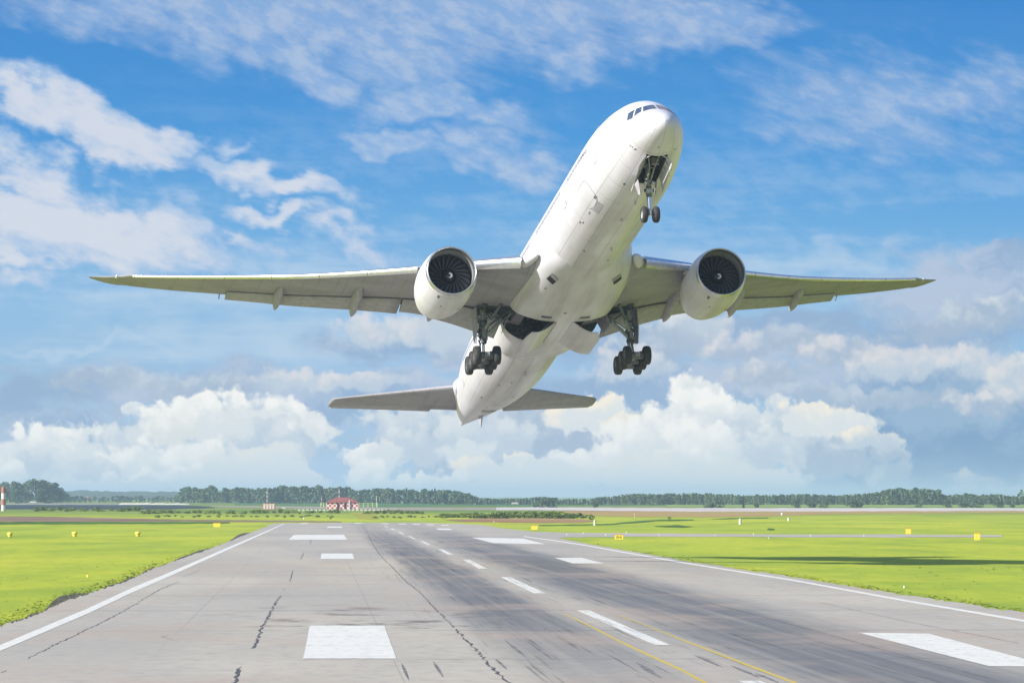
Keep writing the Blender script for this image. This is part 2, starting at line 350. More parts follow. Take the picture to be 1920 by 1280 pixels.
ys = [-400, 0, 60, 100, 130, 160, 200, 260, 340, 450, 600, 800, 1100, 1600, 2400, 3600, 5000, 8000, 12000, 18000, 26000]
for y in ys:
    for i in range(nx + 1): gv.append(((i / nx - .5) * 2 * 18000, y, 0))
for j in range(len(ys) - 1):
    for i in range(nx): gf.append((j * (nx + 1) + i, j * (nx + 1) + i + 1, (j + 1) * (nx + 1) + i + 1, (j + 1) * (nx + 1) + i))
mesh_obj("ground", gv, gf, gm, None, False)["kind"] = "structure"
# --- runway concrete
cm_ = mat("runway_concrete", (.36, .34, .31), .85, spec=.25); b = use(cm_); oc = ocoord(); rc = rw_coords(oc)
sr = nd("ShaderNodeSeparateXYZ"); lk(rc, sr.inputs[0]); X_, Y_ = sr.outputs[0], sr.outputs[1]
big = n3d(mp(oc, (.05, .018, 1)), 1.0, 5, .6); fin = n3d(mp(oc, (1.5, .6, 1)), 1.0, 6, .65); agg = n3d(oc, 9.0, 3, .6)
c = mixc(ss(big, .3, .7), rgb(.505, .455, .365), rgb(.41, .375, .305))
c = mixc(ss(fin, .42, .75, 0, .45), c, rgb(.27, .25, .23))
c = mixc(ss(agg, .5, .8, 0, .22), c, rgb(.20, .19, .18))
# slabs poured at different times: alternating faint tone by lane and length
lane = n3d(mp(rc, (.134, .012, 0)), 1.0, 0, .5); c = mixc(ss(lane, .45, .55, 0, .22), c, rgb(.30, .29, .28))
# lengthwise and crosswise joints
jl = M_('MULTIPLY', line_every(M_('ADD', X_, 1.9), 7.45, .035), .45); jc = M_('MULTIPLY', line_every(M_('ADD', Y_, M_('MULTIPLY_ADD', n3d(mp(rc, (.1, .1, 0)), 1, 2, .5), .7, 4.0)), 28.0, .42), .8)
jn = n3d(mp(oc, (.05, .02, 1), (3, 1, 0)), 1.0, 4, .6)
c = mixc(M_('MULTIPLY', M_('MAXIMUM', jl, jc), ss(jn, .34, .6, .08, .75)), c, rgb(.12, .11, .105))
# rubber laid down by touchdowns: two dark bands either side of the centre line, drawn out along it
st1 = n3d(mp(rc, (2.0, .011, 0)), 1.0, 5, .6); st2 = n3d(mp(rc, (5.0, .035, 0), (4, 0, 0)), 1.0, 4, .6); st3 = n3d(mp(rc, (.6, .02, 0), (9, 0, 0)), 1.0, 4, .6)
def band(c0, w): return ss(M_('ABSOLUTE', M_('SUBTRACT', M_('ADD', X_, M_('MULTIPLY', M_('SUBTRACT', st3, .5), 3.0)), c0)), w, w * .25)
fade = ss(Y_, -70, 25, .30, 1.0)
bd = M_('MULTIPLY', M_('MAXIMUM', M_('MULTIPLY', band(-3.4, 3.4), fade), band(4.7, 5.4)), ss(Y_, 620, 200, .15, 1.0))
c = mixc(M_('MULTIPLY', bd, ss(st1, .16, .62, .42, .90), clamp=True), c, rgb(.125, .13, .138))
c = mixc(M_('MULTIPLY', ss(M_('ABSOLUTE', X_), 9.5, 3.0), ss(st2, .58, .68, 0, .7)), c, rgb(.055, .055, .058))
# brown stain across the left half
stn = M_('MULTIPLY', M_('MULTIPLY', ss(M_('ABSOLUTE', M_('SUBTRACT', Y_, 12)), 26, 8), ss(M_('ABSOLUTE', M_('ADD', X_, 9.5)), 8.5, 3)), ss(n3d(mp(oc, (.35, .16, 1)), 1.0, 6, .65), .50, .68))
c = mixc(M_('MULTIPLY', stn, .9), c, rgb(.14, .115, .095))
c = mixc(M_('MULTIPLY', ss(n3d(mp(oc, (.12, .05, 1), (5, 5, 0)), 1.0, 5, .62), .46, .70), .5), c, rgb(.44, .34, .26))
lk(c, b.inputs["Base Color"]); bump(b, agg, .25, .02)
run = [(-260, 1290), (0, 1173), (67, 1152), (117, 1128), (240, 1088), (293, 1063), (360, 1040), (413, 1021), (462, 1001), (497, 988), (505, 983), (520, 980.6), (640, 979.2), (760, 979), (850, 981), (905, 984), (950, 990.5), (1000, 996.5), (1100, 998.4), (1300, 1000), (1600, 1001.3), (1878, 1002.2),
       (1880, 1006.2), (1600, 1006.4), (1300, 1005.8), (1100, 1006), (1045, 1007.6), (1100, 1018), (1280, 1050), (1493, 1082), (1707, 1116), (1920, 1148), (2250, 1200), (2900, 1320), (2300, 2600), (-900, 2600)]
rnd = random.Random(2); rr = []       # the pavement edge is ragged where grass creeps over it
for i, (p, q) in enumerate(zip(run, run[1:] + run[:1])):
    n = 26 if i in range(0, 10) or i in range(26, 33) else 4
    for k in range(n):
        u = p[0] + (q[0] - p[0]) * k / n; v = p[1] + (q[1] - p[1]) * k / n; j = 0 if k == 0 else rnd.uniform(-1, 1) * .018 * (v - 930)
        rr.append((u, v + j * .6))
sheet("runway", rr, cm_, .020)["kind"] = "structure"
# bare dark soil along the left pavement edge
soil = mat("bare_soil", (.06, .05, .04), .95); worn_noise(use(soil), (.035, .03, .026), (.10, .085, .06), 1.5)
pts = []; up = []
for (p, q) in zip(run[0:9], run[1:10]):
    for k in range(24):
        u = p[0] + (q[0] - p[0]) * k / 24; v = p[1] + (q[1] - p[1]) * k / 24; w = max(0, mnoise.noise(Vector((u * .03, v * .02, 0))) * 1.6 + .35) * .045 * (v - 930) + .3
        pts.append((u + 8, v + 2)); up.append((u, v - w))
sheet("soil_edge", pts + up[::-1], soil, .010)["kind"] = "structure"
# --- painted markings
wp = mat("white_marking_paint", (.74, .73, .69), .6); b = use(wp); oc = ocoord()
c = mixc(ss(n3d(mp(oc, (1.2, .5, 1)), 1.0, 6, .65), .45, .8, 0, .6), rgb(.76, .73, .63), rgb(.56, .52, .45))
rcw = rw_coords(oc); sw = nd("ShaderNodeSeparateXYZ"); lk(rcw, sw.inputs[0])
c = mixc(M_('MULTIPLY', ss(M_('ABSOLUTE', sw.outputs[0]), 7, 2), ss(n3d(mp(rcw, (4, .08, 0)), 1, 5, .6), .45, .7, 0, .6)), c, rgb(.2, .2, .2))      # tyre rubber over the centre line
c = mixc(ss(n3d(mp(oc, (1, .5, 1)), 3.0, 6, .7), .55, .66, 0, .75), c, rgb(.36, .33, .29)); c = mixc(line_every(M_('ADD', sw.outputs[1], 1.7), 9.3, .05), c, rgb(.3, .28, .25)); lk(c, b.inputs["Base Color"])
yp = mat("yellow_marking_paint", (.62, .45, .03), .6); b = use(yp); oc = ocoord()
lk(mixc(ss(n3d(oc, 1.5, 5, .6), .45, .75, 0, .7), rgb(.60, .44, .04), rgb(.38, .33, .22)), b.inputs["Base Color"])
def mark(name, pts, m=wp, z=.028, jag=.10):
    r_ = random.Random(hash(name) % 1000 + int(pts[0][0])); out = []
    for p, q in zip(pts, pts[1:] + pts[:1]):
        n = max(2, int(math.hypot(q[0] - p[0], q[1] - p[1]) / 9))
        for k in range(n):
            u = p[0] + (q[0] - p[0]) * k / n; v = p[1] + (q[1] - p[1]) * k / n
            s_ = jag * (v - 930) / 60 if k else 0; out.append((u + r_.uniform(-1, 1) * s_ * 1.3, v + r_.uniform(-1, 1) * s_ * .35))
    o = sheet(name, out, m, z); o["kind"] = "structure"; return o
blocks = [[(581, 1172), (721, 1172), (743, 1233.5), (568, 1233.5)], [(1609, 1185), (1741, 1187), (1978, 1249), (1854, 1247.5)], [(603, 1037), (661, 1037), (664, 1047), (601, 1047)], [(1039, 1045), (1090, 1045), (1134, 1055.5), (1074, 1055.5)],
          [(551, 1002), (645, 1002), (651, 1011), (541, 1011)], [(884, 1007), (981, 1009), (1023, 1019.5), (925, 1017.5)], [(615, 986.4), (640, 986.4), (642, 988.8), (612, 988.8)], [(817, 990), (843, 990.2), (849, 993.2), (823, 992.8)]]
merge_sheets("runway_markings", [mark("m", q) for q in blocks])
dashes = [[(1081.7, 1143.3), (1105, 1143.3), (1256.7, 1208.2), (1228, 1208.2)], [(938.3, 1081), (956.7, 1081), (1023.3, 1111.5), (1001.7, 1111.5)], [(867.3, 1048.3), (880, 1048.3), (914, 1065.5), (898, 1065.5)], [(821, 1029), (830, 1029), (850.7, 1039), (840, 1039)],
          [(788, 1013.8), (793.5, 1013.8), (808.5, 1021), (802, 1021)], [(764, 1004.4), (768.5, 1004.4), (781, 1010), (775, 1010)], [(745.7, 996), (749.5, 996), (758.8, 1000.8), (753.4, 1000.8)], [(732, 990), (736, 990), (742, 993.2), (737, 993.2)], [(720, 985.3), (723, 985.3), (728.6, 987.9), (724.5, 987.9)], [(1385, 1275), (1425, 1275), (1700, 1390), (1655, 1390)]]
merge_sheets("centre_line_dashes", [mark("d", q, jag=.05) for q in dashes])
thr = [[(a, v), (a + 14, v + .1), (a + 17, v + 1.5), (a + 3, v + 1.4)] for a, v in ((746, 980.9), (772, 981.7), (798, 982.4), (826, 983.4), (714, 980.4), (562, 979.8), (664, 979.9))]
merge_sheets("threshold_stripes", [mark("t", q, jag=.0) for q in thr])
def strip(name, line, m, z=.028):      # (u, v, half thickness in v)
    return mark(name, [(u, v - w) for u, v, w in line] + [(u, v + w) for u, v, w in line[::-1]], m, z, .03)
left_l = [(-180, 1291, 6), (0, 1214, 5.6), (167, 1143.5, 4.9), (247, 1106, 4.4), (320, 1075, 3.6), (443, 1021, 2.1), (500, 996, 1.2), (533, 981, .6)]
right_l = [(982, 1005, .7), (1040, 1013, .8), (1100, 1022, .9), (1160, 1033, 1.0), (1280, 1054, 1.2), (1493, 1088, 1.5), (1707, 1127, 1.8), (1920, 1163, 2.1), (2200, 1212, 2.6)]
merge_sheets("edge_lines", [strip("e", left_l, wp), strip("e2", right_l, wp)])
y1 = [(1058, 1150, .8), (1107, 1173, 1.5), (1173, 1207, 1.8), (1280, 1256, 2.2), (1323, 1279, 2.4), (1500, 1372, 3)]; y2 = [(1160, 1153, .5), (1220, 1175, .8), (1280, 1199, 1.3), (1413, 1250, 2), (1493, 1280, 2.2), (1640, 1345, 2.6)]
merge_sheets("taxi_guide_lines", [strip("y", y1, yp, .026), strip("y2", y2, yp, .026)])
# --- cracks: open, tarry seams wandering along the slabs
tar = mat("crack_filler", (.085, .08, .075), .7)
def crack(pts, w, seed, jag=1.0):
    r_ = random.Random(seed); L = []; Rr = []
    for p, q in zip(pts, pts[1:]):
        A_, B_ = G(*p), G(*q); n = max(3, int((B_ - A_).length / .9))
        for k in range(n):
            c_ = A_.lerp(B_, k / n); t = (B_ - A_).normalized(); nn = Vector((-t.y, t.x, 0)); c_ += nn * r_.uniform(-.06, .06) * jag; e_ = min(1, (k + len(L) * 0 + .15) / 3) if p is pts[0] else 1; h = w * .68 * e_ * r_.uniform(.15, 1.25)
            L.append(c_ + nn * h); Rr.append(c_ - nn * h)
    z = .0245; vs = [(a.x, a.y, z) for a in L] + [(a.x, a.y, z) for a in Rr]; n = len(L)
    o = mesh_obj("pavement_crack", vs, [(i, n + i, n + i + 1, i + 1) for i in range(n - 1)], tar, None, False)
    for q in o.data.polygons:
        if q.normal.z < 0: q.flip()
    return o
cr = [([(676, 980), (690, 1000), (700, 1022), (712, 1040), (740, 1068), (763, 1092), (787, 1110), (817, 1142), (853, 1178)], .045, 1), ([(853, 1178), (880, 1207), (900, 1227), (923, 1253), (953, 1279), (1010, 1340)], .075, 11),
      ([(570, 1035), (563, 1049)], .05, 2), ([(549, 1069), (543, 1090)], .05, 3), ([(534, 1103), (532, 1106)], .07, 4), ([(526, 1117), (517, 1130), (503, 1158), (490, 1178), (480, 1207), (474, 1218)], .075, 5), ([(451, 1250), (440, 1279), (425, 1320)], .1, 6), ([(585, 1000), (582, 1020)], .04, 7),
      ([(335, 1091), (300, 1105), (263, 1127), (230, 1147), (160, 1182), (100, 1210), (47, 1238)], .045, 8), ([(376, 1068), (343, 1082)], .035, 9), ([(14, 1256), (0, 1264)], .05, 21),
      ([(1090, 1073), (1210, 1101), (1280, 1119.5), (1493, 1173), (1707, 1233), (1880, 1279)], .035, 10, .4), ([(1530, 1128), (1707, 1167), (1920, 1208)], .03, 12, .4), ([(283, 1202), (335, 1203), (300, 1194), (322, 1191)], .03, 13), ([(386, 1112), (397, 1110)], .04, 14), ([(321, 1153), (333, 1151)], .04, 15)]
merge_sheets("pavement_cracks", [crack(*a) for a in cr])
# skid smears: short tapered rubber marks along the direction of landing
smm = mat("skid_rubber", (.16, .15, .145), .8); worn_noise(use(smm), (.10, .095, .09), (.26, .24, .22), 1.2)
def smear(u, v, L_, w, ang=None):
    ang = math.atan2(v - 936, u - 620) if ang is None else ang; A_, B_ = G(u, v), G(u + L_ * math.cos(ang), v + L_ * math.sin(ang)); t = (B_ - A_).normalized(); nn = Vector((-t.y, t.x, 0)); a, b_ = [], []
    for k in range(13):
        q = k / 12; c_ = A_.lerp(B_, q); h = w * math.sin(math.pi * min(1, q * .94 + .03)) ** .8 * random.uniform(.7, 1.1); a.append(c_ + nn * h); b_.append(c_ - nn * h)
    vs = [(p.x, p.y, .0235) for p in a + b_]; o = mesh_obj("m", vs, [(i, 13 + i, 14 + i, i + 1) for i in range(12)], smm, None, False)
    for q in o.data.polygons:
        if q.normal.z < 0: q.flip()
    return o
sm = [(753, 1244, 34, .055), (812, 1240, 36, .055), (930, 1236, 28, .06), (992, 1174, 20, .08), (1014, 1174, 22, .08), (1044, 1170, 36, .09), (946, 1200, 52, .07), (985, 1200, 66, .07), (1192, 1242, 40, .08), (1200, 1250, 46, .09), (1300, 1228, 60, .09), (1370, 1248, 60, .10), (1415, 1262, 50, .08), (1290, 1190, 50, .06), (1340, 1205, 70, .06),
      (1160, 1075, 36, .05), (1195, 1092, 40, .05), (1235, 1100, 44, .05), (1060, 1052, 26, .04), (1095, 1062, 26, .04), (820, 1082, 14, .05), (848, 1080, 16, .05), (802, 1086, 12, .05), (895, 1126, 30, .06), (870, 1100, 20, .05), (1478, 1182, 34, .05), (1420, 1180, 50, .05), (1500, 1215, 60, .06), (700, 1010, 8, .04), (760, 1030, 14, .04), (790, 1046, 20, .05), (735, 1040, 14, .04), (1150, 1168, 34, .05), (1215, 1160, 40, .05)]
merge_sheets("skid_marks", [smear(*a) for a in sm])
# --- bands of land beyond the runway
def land(name, pts, lo, hi, z, sc=(.02, .01, 1)):
    m = mat(name + "_surface", lo, .95, spec=.1); b = use(m); lk(mixc(ss(n3d(mp(ocoord(), sc), 1.0, 6, .62), .35, .68), rgb(*lo), rgb(*hi)), b.inputs["Base Color"])
    out = []; r_ = random.Random(len(name))
    for p, q in zip(pts, pts[1:] + pts[:1]):
        n = max(1, int(abs(q[0] - p[0]) / 14))
        for k in range(n): out.append((p[0] + (q[0] - p[0]) * k / n, p[1] + (q[1] - p[1]) * k / n + (r_.uniform(-.35, .35) if k else 0)))
    o = sheet(name, out, m, z); o["kind"] = "structure"; return o
land("ploughed_strip", [(-60, 967), (100, 968.2), (250, 971.5), (330, 973.5), (470, 974.5), (640, 977), (640, 978.4), (330, 977), (200, 977.5), (-60, 977.6)], (.20, .13, .085), (.32, .21, .15), .03)
land("ploughed_strip", [(830, 974), (900, 971.5), (1000, 971), (1090, 972.5), (1120, 976), (1090, 979.5), (960, 979.5), (860, 977)], (.30, .17, .085), (.40, .26, .12), .03)
land("dry_meadow", [(1040, 957.5), (1500, 957.4), (2000, 957), (2000, 960.5), (1560, 963), (1440, 967.5), (1330, 969), (1180, 968), (1100, 966)], (.38, .30, .08), (.42, .24, .12), .03)
land("dry_meadow", [(655, 960), (700, 959.5), (712, 972), (690, 973), (672, 972)], (.30, .31, .045), (.40, .36, .05), .035)
land("concrete_strip", [(930, 951.2), (1000, 950.2), (1300, 952), (2000, 951.8), (2000, 957), (1300, 958.6), (1000, 955.8), (930, 955.8)], (.52, .46, .42), (.62, .56, .50), .05)
land("perimeter_road", [(390, 948), (560, 949), (700, 951), (930, 951.6), (930, 955.4), (760, 956), (600, 953.5), (420, 950.4)], (.30, .26, .21), (.38, .33, .27), .045)
land("perimeter_road", [(-80, 943.2), (120, 943.4), (300, 944.6), (300, 945.8), (100, 945.6), (-80, 945.4)], (.28, .27, .24), (.36, .34, .30), .045)
land("dark_apron", [(-80, 945.8), (120, 946), (260, 946.2), (330, 946.4), (392, 949.2), (405, 952), (330, 953.8), (262, 954.6), (120, 954), (-80, 954.2)], (.030, .042, .055), (.05, .065, .075), .045)
land("crop_field", [(440, 938.5), (700, 940.5), (1000, 943.5), (1250, 944.2), (1250, 946.8), (1000, 948.4), (720, 949.6), (560, 947.5), (440, 946.4)], (.06, .16, .045), (.10, .20, .05), .06)
land("crop_field", [(1250, 944.6), (2000, 945.2), (2000, 950.4), (1250, 950.2)], (.20, .30, .06), (.26, .34, .07), .06)
land("track", [(478, 938.2), (600, 939.3), (620, 939.6), (620, 940.6), (560, 940.3), (478, 939)], (.5, .5, .42), (.6, .6, .5), .09)
for k, pts in enumerate([[(1010, 983.6), (1100, 982), (1150, 980.6), (1190, 976.6), (1240, 973.8), (1300, 973.4), (1300, 974.8), (1230, 976), (1190, 979.8), (1150, 982.8), (1010, 985)], [(1325, 972.8), (1370, 970.4), (1440, 969.6), (1440, 970.8), (1370, 972.4)], [(1225, 985.5), (1270, 983.4), (1300, 986.5), (1280, 988.4), (1235, 986.8)],
                         [(200, 977.8), (430, 978), (430, 980), (200, 981.5), (-40, 982), (-40, 978)], [(1440, 989.5), (1452, 990.5), (1450, 993), (1438, 992.5)]]):
    land("rough_grass_patch", pts, (.045, .11, .02), (.09, .19, .03), .055)
# --- grass: tufts over the near verges, denser close by
def inside(poly, x, y):
    c = False
    for (x1, y1), (x2, y2) in zip(poly, poly[1:] + poly[:1]):
        if (y1 > y) != (y2 > y) and x < (x2 - x1) * (y - y1) / (y2 - y1) + x1: c = not c
    return c
rp_ = [tuple(G(u, v)[:2]) for u, v in run if v < 2000]
rs = np.random.RandomState(4); cand = []
N = 140000
vv_ = 930 + 40000 / (150 * (520 / 150) ** (rs.rand(N) ** 1.1)); 
uu_ = rs.uniform(-60, 1980, N)
X = []; 
px = np.array([p[0] for p in rr]); 
Yg = np.array([G(960, v).y for v in vv_]); Xg = (uu_ - 960) / FPX * Yg
keep = np.ones(N, bool); ins = np.zeros(N, bool)
for (x1, y1), (x2, y2) in zip(rp_, rp_[1:] + rp_[:1]):
    if y1 != y2:
        cnd = ((y1 > Yg) != (y2 > Yg)) & (Xg < (x2 - x1) * (Yg - y1) / (y2 - y1) + x1); ins ^= cnd
keep = ~ins & (rs.rand(N) > (Yg - 200) / 320); Xg, Yg = Xg[keep], Yg[keep]
dmin = np.full(len(Xg), 1e9)      # tufts stand thickest along the unmown edge of the pavement
for (x1, y1), (x2, y2) in zip(rp_, rp_[1:] + rp_[:1]):
    L2 = (x2 - x1) ** 2 + (y2 - y1) ** 2
    if L2 > 0: tt = np.clip(((Xg - x1) * (x2 - x1) + (Yg - y1) * (y2 - y1)) / L2, 0, 1); dmin = np.minimum(dmin, np.hypot(Xg - x1 - tt * (x2 - x1), Yg - y1 - tt * (y2 - y1)))
keep = rs.rand(len(Xg)) < np.clip(1.0 - dmin / 1.6, .012, 1); Xg, Yg = Xg[keep], Yg[keep]; n = len(Xg)
H_ = (.02 + .04 * rs.rand(n) ** 3) * np.clip(Yg / 220, .8, 1.25); base_r = H_ * 1.6
nb = 3; T3 = np.zeros((n, nb, 3, 3), np.float32)
for k in range(nb):
    a = rs.rand(n) * 6.283; w = (.03 + .04 * rs.rand(n)) * np.clip(Yg / 200, 1, 1.6); ox = rs.normal(0, 1, n) * base_r * .5; oy = rs.normal(0, 1, n) * base_r * .5; l = rs.normal(0, .4, n) * H_; l2 = rs.normal(0, .4, n) * H_
    T3[:, k, 0] = np.stack([Xg + ox - w * np.cos(a), Yg + oy - w * np.sin(a), 0 * w], 1); T3[:, k, 1] = np.stack([Xg + ox + w * np.cos(a), Yg + oy + w * np.sin(a), 0 * w], 1)
    T3[:, k, 2] = np.stack([Xg + ox + l, Yg + oy + l2, H_ * (.6 + .5 * rs.rand(n))], 1)
co = T3.reshape(-1, 3); me = bpy.data.meshes.new("grass"); nt = len(co) // 3
me.vertices.add(len(co)); me.vertices.foreach_set("co", co.ravel()); me.loops.add(len(co)); me.loops.foreach_set("vertex_index", np.arange(len(co), dtype=np.int32))
me.polygons.add(nt); me.polygons.foreach_set("loop_start", np.arange(0, len(co), 3, dtype=np.int32)); me.update(); me.validate()
gb = mat("grass_blades", (.2, .3, .04), .8, spec=.2); b = use(gb); oc = ocoord(); lk(grass_colour(oc), b.inputs["Base Color"]); up_ = nd("ShaderNodeCombineXYZ"); up_.inputs[1].default_value = -.25; up_.inputs[2].default_value = 1; lk(up_.outputs[0], b.inputs["Normal"])
me.materials.append(gb); go = bpy.data.objects.new("grass", me); COL.objects.link(go); go["kind"] = "stuff"; go["label"] = "short bright yellow-green grass on both sides of the runway"

# out-of-view concrete, added so less green light bounces onto the airliner
for s_ in (-1, 1):
    sheet("added_apron", [(s_ * 62, 60), (s_ * 330, 60), (s_ * 330, 520), (s_ * 78, 520), (s_ * 62, 300)], cm_, .022, False)["kind"] = "structure"
# ---------------------------------------------------------------- trees: tapered trunk, crown of many leaf clumps
def leaf_mat(name, lo, hi):
    m = mat(name, lo, .85, spec=.15); b = use(m); oi = nd("ShaderNodeObjectInfo").outputs['Random']
    v = n3d(ocoord(), .55, 4, .6); c = mixc(ss(v, .35, .68), rgb(*lo), rgb(*hi)); c = mixc(M_('MULTIPLY', oi, .55), c, rgb(hi[0] * 1.5, hi[1] * 1.35, hi[2] * 1.6)); lk(c, b.inputs["Base Color"]); return m
leaf_a = leaf_mat("leaves_dark_green", (.042, .084, .046), (.10, .17, .075))
leaf_b = leaf_mat("leaves_birch_green", (.075, .12, .05), (.16, .225, .085))
leaf_c = leaf_mat("needles_dark", (.028, .055, .03), (.06, .10, .045))
leaf_bush = leaf_mat("leaves_bush", (.11, .16, .035), (.20, .27, .05))
bark = mat("tree_bark", (.12, .10, .085), .9); worn_noise(use(bark), (.07, .06, .05), (.22, .20, .18), 2)
def tree_mesh(kind, H, seed, nleaf, leaf, lm):
    """kind: round, birch, spruce, bush"""
    r_ = random.Random(seed); mb = MB(); W_ = {'round': .34, 'birch': .22, 'spruce': .17, 'bush': .62}[kind] * H; base = {'round': .12, 'birch': .16, 'spruce': .04, 'bush': .02}[kind] * H
    if kind != 'bush':
        mb.tube((0, 0, 0), (r_.uniform(-.1, .1), 0, H * .45), H * .022, H * .015, 7, 0, False); mb.tube((0, 0, H * .45), (0, 0, H * .9), H * .015, H * .004, 6, 0, False)
        for k in range(7):
            z = H * r_.uniform(.25, .75); a = r_.random() * 6.28; mb.tube((0, 0, z), (W_ * .6 * math.cos(a), W_ * .6 * math.sin(a), z + H * .12), H * .008, H * .002, 5, 0, False)
    else:
        for k in range(5): a = r_.random() * 6.28; mb.tube((0, 0, 0), (W_ * .5 * math.cos(a), W_ * .5 * math.sin(a), H * .6), H * .02, H * .006, 5, 0, False)
    lobes = []
    nl = {'round': 15, 'birch': 12, 'spruce': 0, 'bush': 9}[kind]
    for k in range(nl):
        z = base + (H - base) * (k + .5) / nl; q = (z - base) / (H - base); rad = W_ * (math.sin(math.pi * min(1, .16 + q * .80)) ** .7) * r_.uniform(.35, .8); a = r_.random() * 6.28
        lobes.append((rad * math.cos(a), rad * math.sin(a), min(z, H * .90), W_ * r_.uniform(.34, .55) * (.75 if q > .8 else 1)))
    for i in range(nleaf):
        if kind == 'spruce':
            q = r_.random() ** 1.4; z = base + (H - base) * q; rad = W_ * (1 - q) * (.55 + .5 * abs(math.sin(q * 28))) + .05; a = r_.random() * 6.28; rr_ = rad * r_.uniform(.55, 1.05); c = Vector((rr_ * math.cos(a), rr_ * math.sin(a), z - rr_ * .25))
        else:
            x, y, z, rad = r_.choice(lobes); d = Vector((r_.gauss(0, 1), r_.gauss(0, 1), r_.gauss(0, 1))).normalized(); c = Vector((x, y, z)) + d * rad * r_.uniform(.6, 1.08); c.z = max(c.z, .02 * H)
        s_ = leaf * r_.uniform(.55, 1.3); n = Vector((r_.gauss(0, 1), r_.gauss(0, 1), r_.gauss(0, .8) + .5)).normalized(); u = n.orthogonal().normalized(); w = n.cross(u)
        mb.add([c + u * s_, c + w * s_ * .8 + n * s_ * .3, c - u * s_ * .9, c - w * s_ * .9 + n * s_ * .2], [(0, 1, 2, 3)], 1)
    me = bpy.data.meshes.new("tree"); me.from_pydata([tuple(v) for v in mb.v], [], mb.f); me.materials.append(bark); me.materials.append(lm)
    me.polygons.foreach_set("material_index", mb.m); me.update(); return me
far_kinds = [("birch_tree", tree_mesh('birch', 10, 1, 360, .55, leaf_b)), ("birch_tree", tree_mesh('birch', 10, 2, 360, .55, leaf_b)), ("broadleaf_tree", tree_mesh('round', 10, 3, 460, .6, leaf_a)), ("broadleaf_tree", tree_mesh('round', 10, 4, 460, .6, leaf_a)),
             ("spruce_tree", tree_mesh('spruce', 10, 5, 420, .5, leaf_c)), ("birch_tree", tree_mesh('birch', 10, 6, 380, .5, leaf_a))]
def prof(x, P_):
    return float(np.interp(x, [p[0] for p in P_], [p[1] for p in P_]))
TOP = [(340, 914), (352, 912), (378, 915), (386, 916), (400, 912), (403, 911), (410, 919), (430, 915), (455, 912), (478, 915), (492, 915), (510, 912), (550, 912), (600, 911), (610, 914), (655, 912), (664, 918), (700, 917), (715, 914), (735, 916), (760, 916), (790, 920), (800, 917), (840, 918),
       (862, 920), (880, 926), (893, 929), (905, 933), (925, 934.5), (960, 933), (970, 934), (1000, 932), (1020, 931.5), (1040, 932), (1050, 937), (1078, 934), (1100, 936), (1130, 931), (1150, 931), (1180, 925), (1215, 926), (1240, 927), (1290, 924), (1340, 925), (1375, 927), (1385, 928), (1430, 928), (1460, 927),
       (1503, 925), (1522, 928), (1550, 929), (1585, 927), (1625, 925), (1650, 921), (1656, 917), (1690, 915.5), (1722, 916), (1736, 914), (1757, 919), (1770, 928), (1800, 926), (1850, 927), (1880, 926), (1895, 930), (1960, 930)]
BASE = [(340, 942.6), (700, 944), (900, 945.6), (1250, 946.2), (1960, 946.5)]
segs = [(340, 600, "one of the far dark green trees in the wood left of the red-roofed hut", "trees of the wood left of the red-roofed hut"), (600, 900, "one of the far green trees in the wood behind and right of the red-roofed hut", "trees of the wood right of the red-roofed hut"),
        (900, 1170, "one of the lowest hazy trees on the horizon below the airliner's belly and tail", "low trees on the horizon"), (1170, 1640, "one of the far green trees in the long wood below the right wing", "trees of the long wood under the right wing"), (1640, 1765, "one of the tallest trees in the clump standing above the right horizon", "tall clump on the right horizon"), (1765, 1960, "one of the even trees at the far right end of the horizon wood", "trees at the right end of the horizon")]
rt = random.Random(12); nfar = 0
x = 342.0
while x < 1945:
    lab = [g for g in segs if g[0] <= x < g[1]]
    if lab:
        vb = prof(x, BASE) - rt.uniform(0, .5); p = G(x, vb); p.y += 0
        vt = prof(x, TOP) + rt.uniform(-1.6, 3.4); H_px = (vb - vt) / FPX * p.y
        k = rt.choice((0, 1, 2, 3, 5, 0, 2, 5) if rt.random() > .16 else (4,)); nm, me = far_kinds[k]
        o = bpy.data.objects.new(nm, me); COL.objects.link(o); sc = max(H_px, 2.5) / 10; o.location = p; wd = sc * rt.uniform(1.0, 1.35)
        if H_px < 5: wd *= 1.35
        o.scale = (wd, wd, sc); o.rotation_euler = (0, 0, rt.random() * 6.28); tag(o, lab[0][2], "tree", lab[0][3]); nfar += 1
    x += rt.uniform(4.6, 7.4)
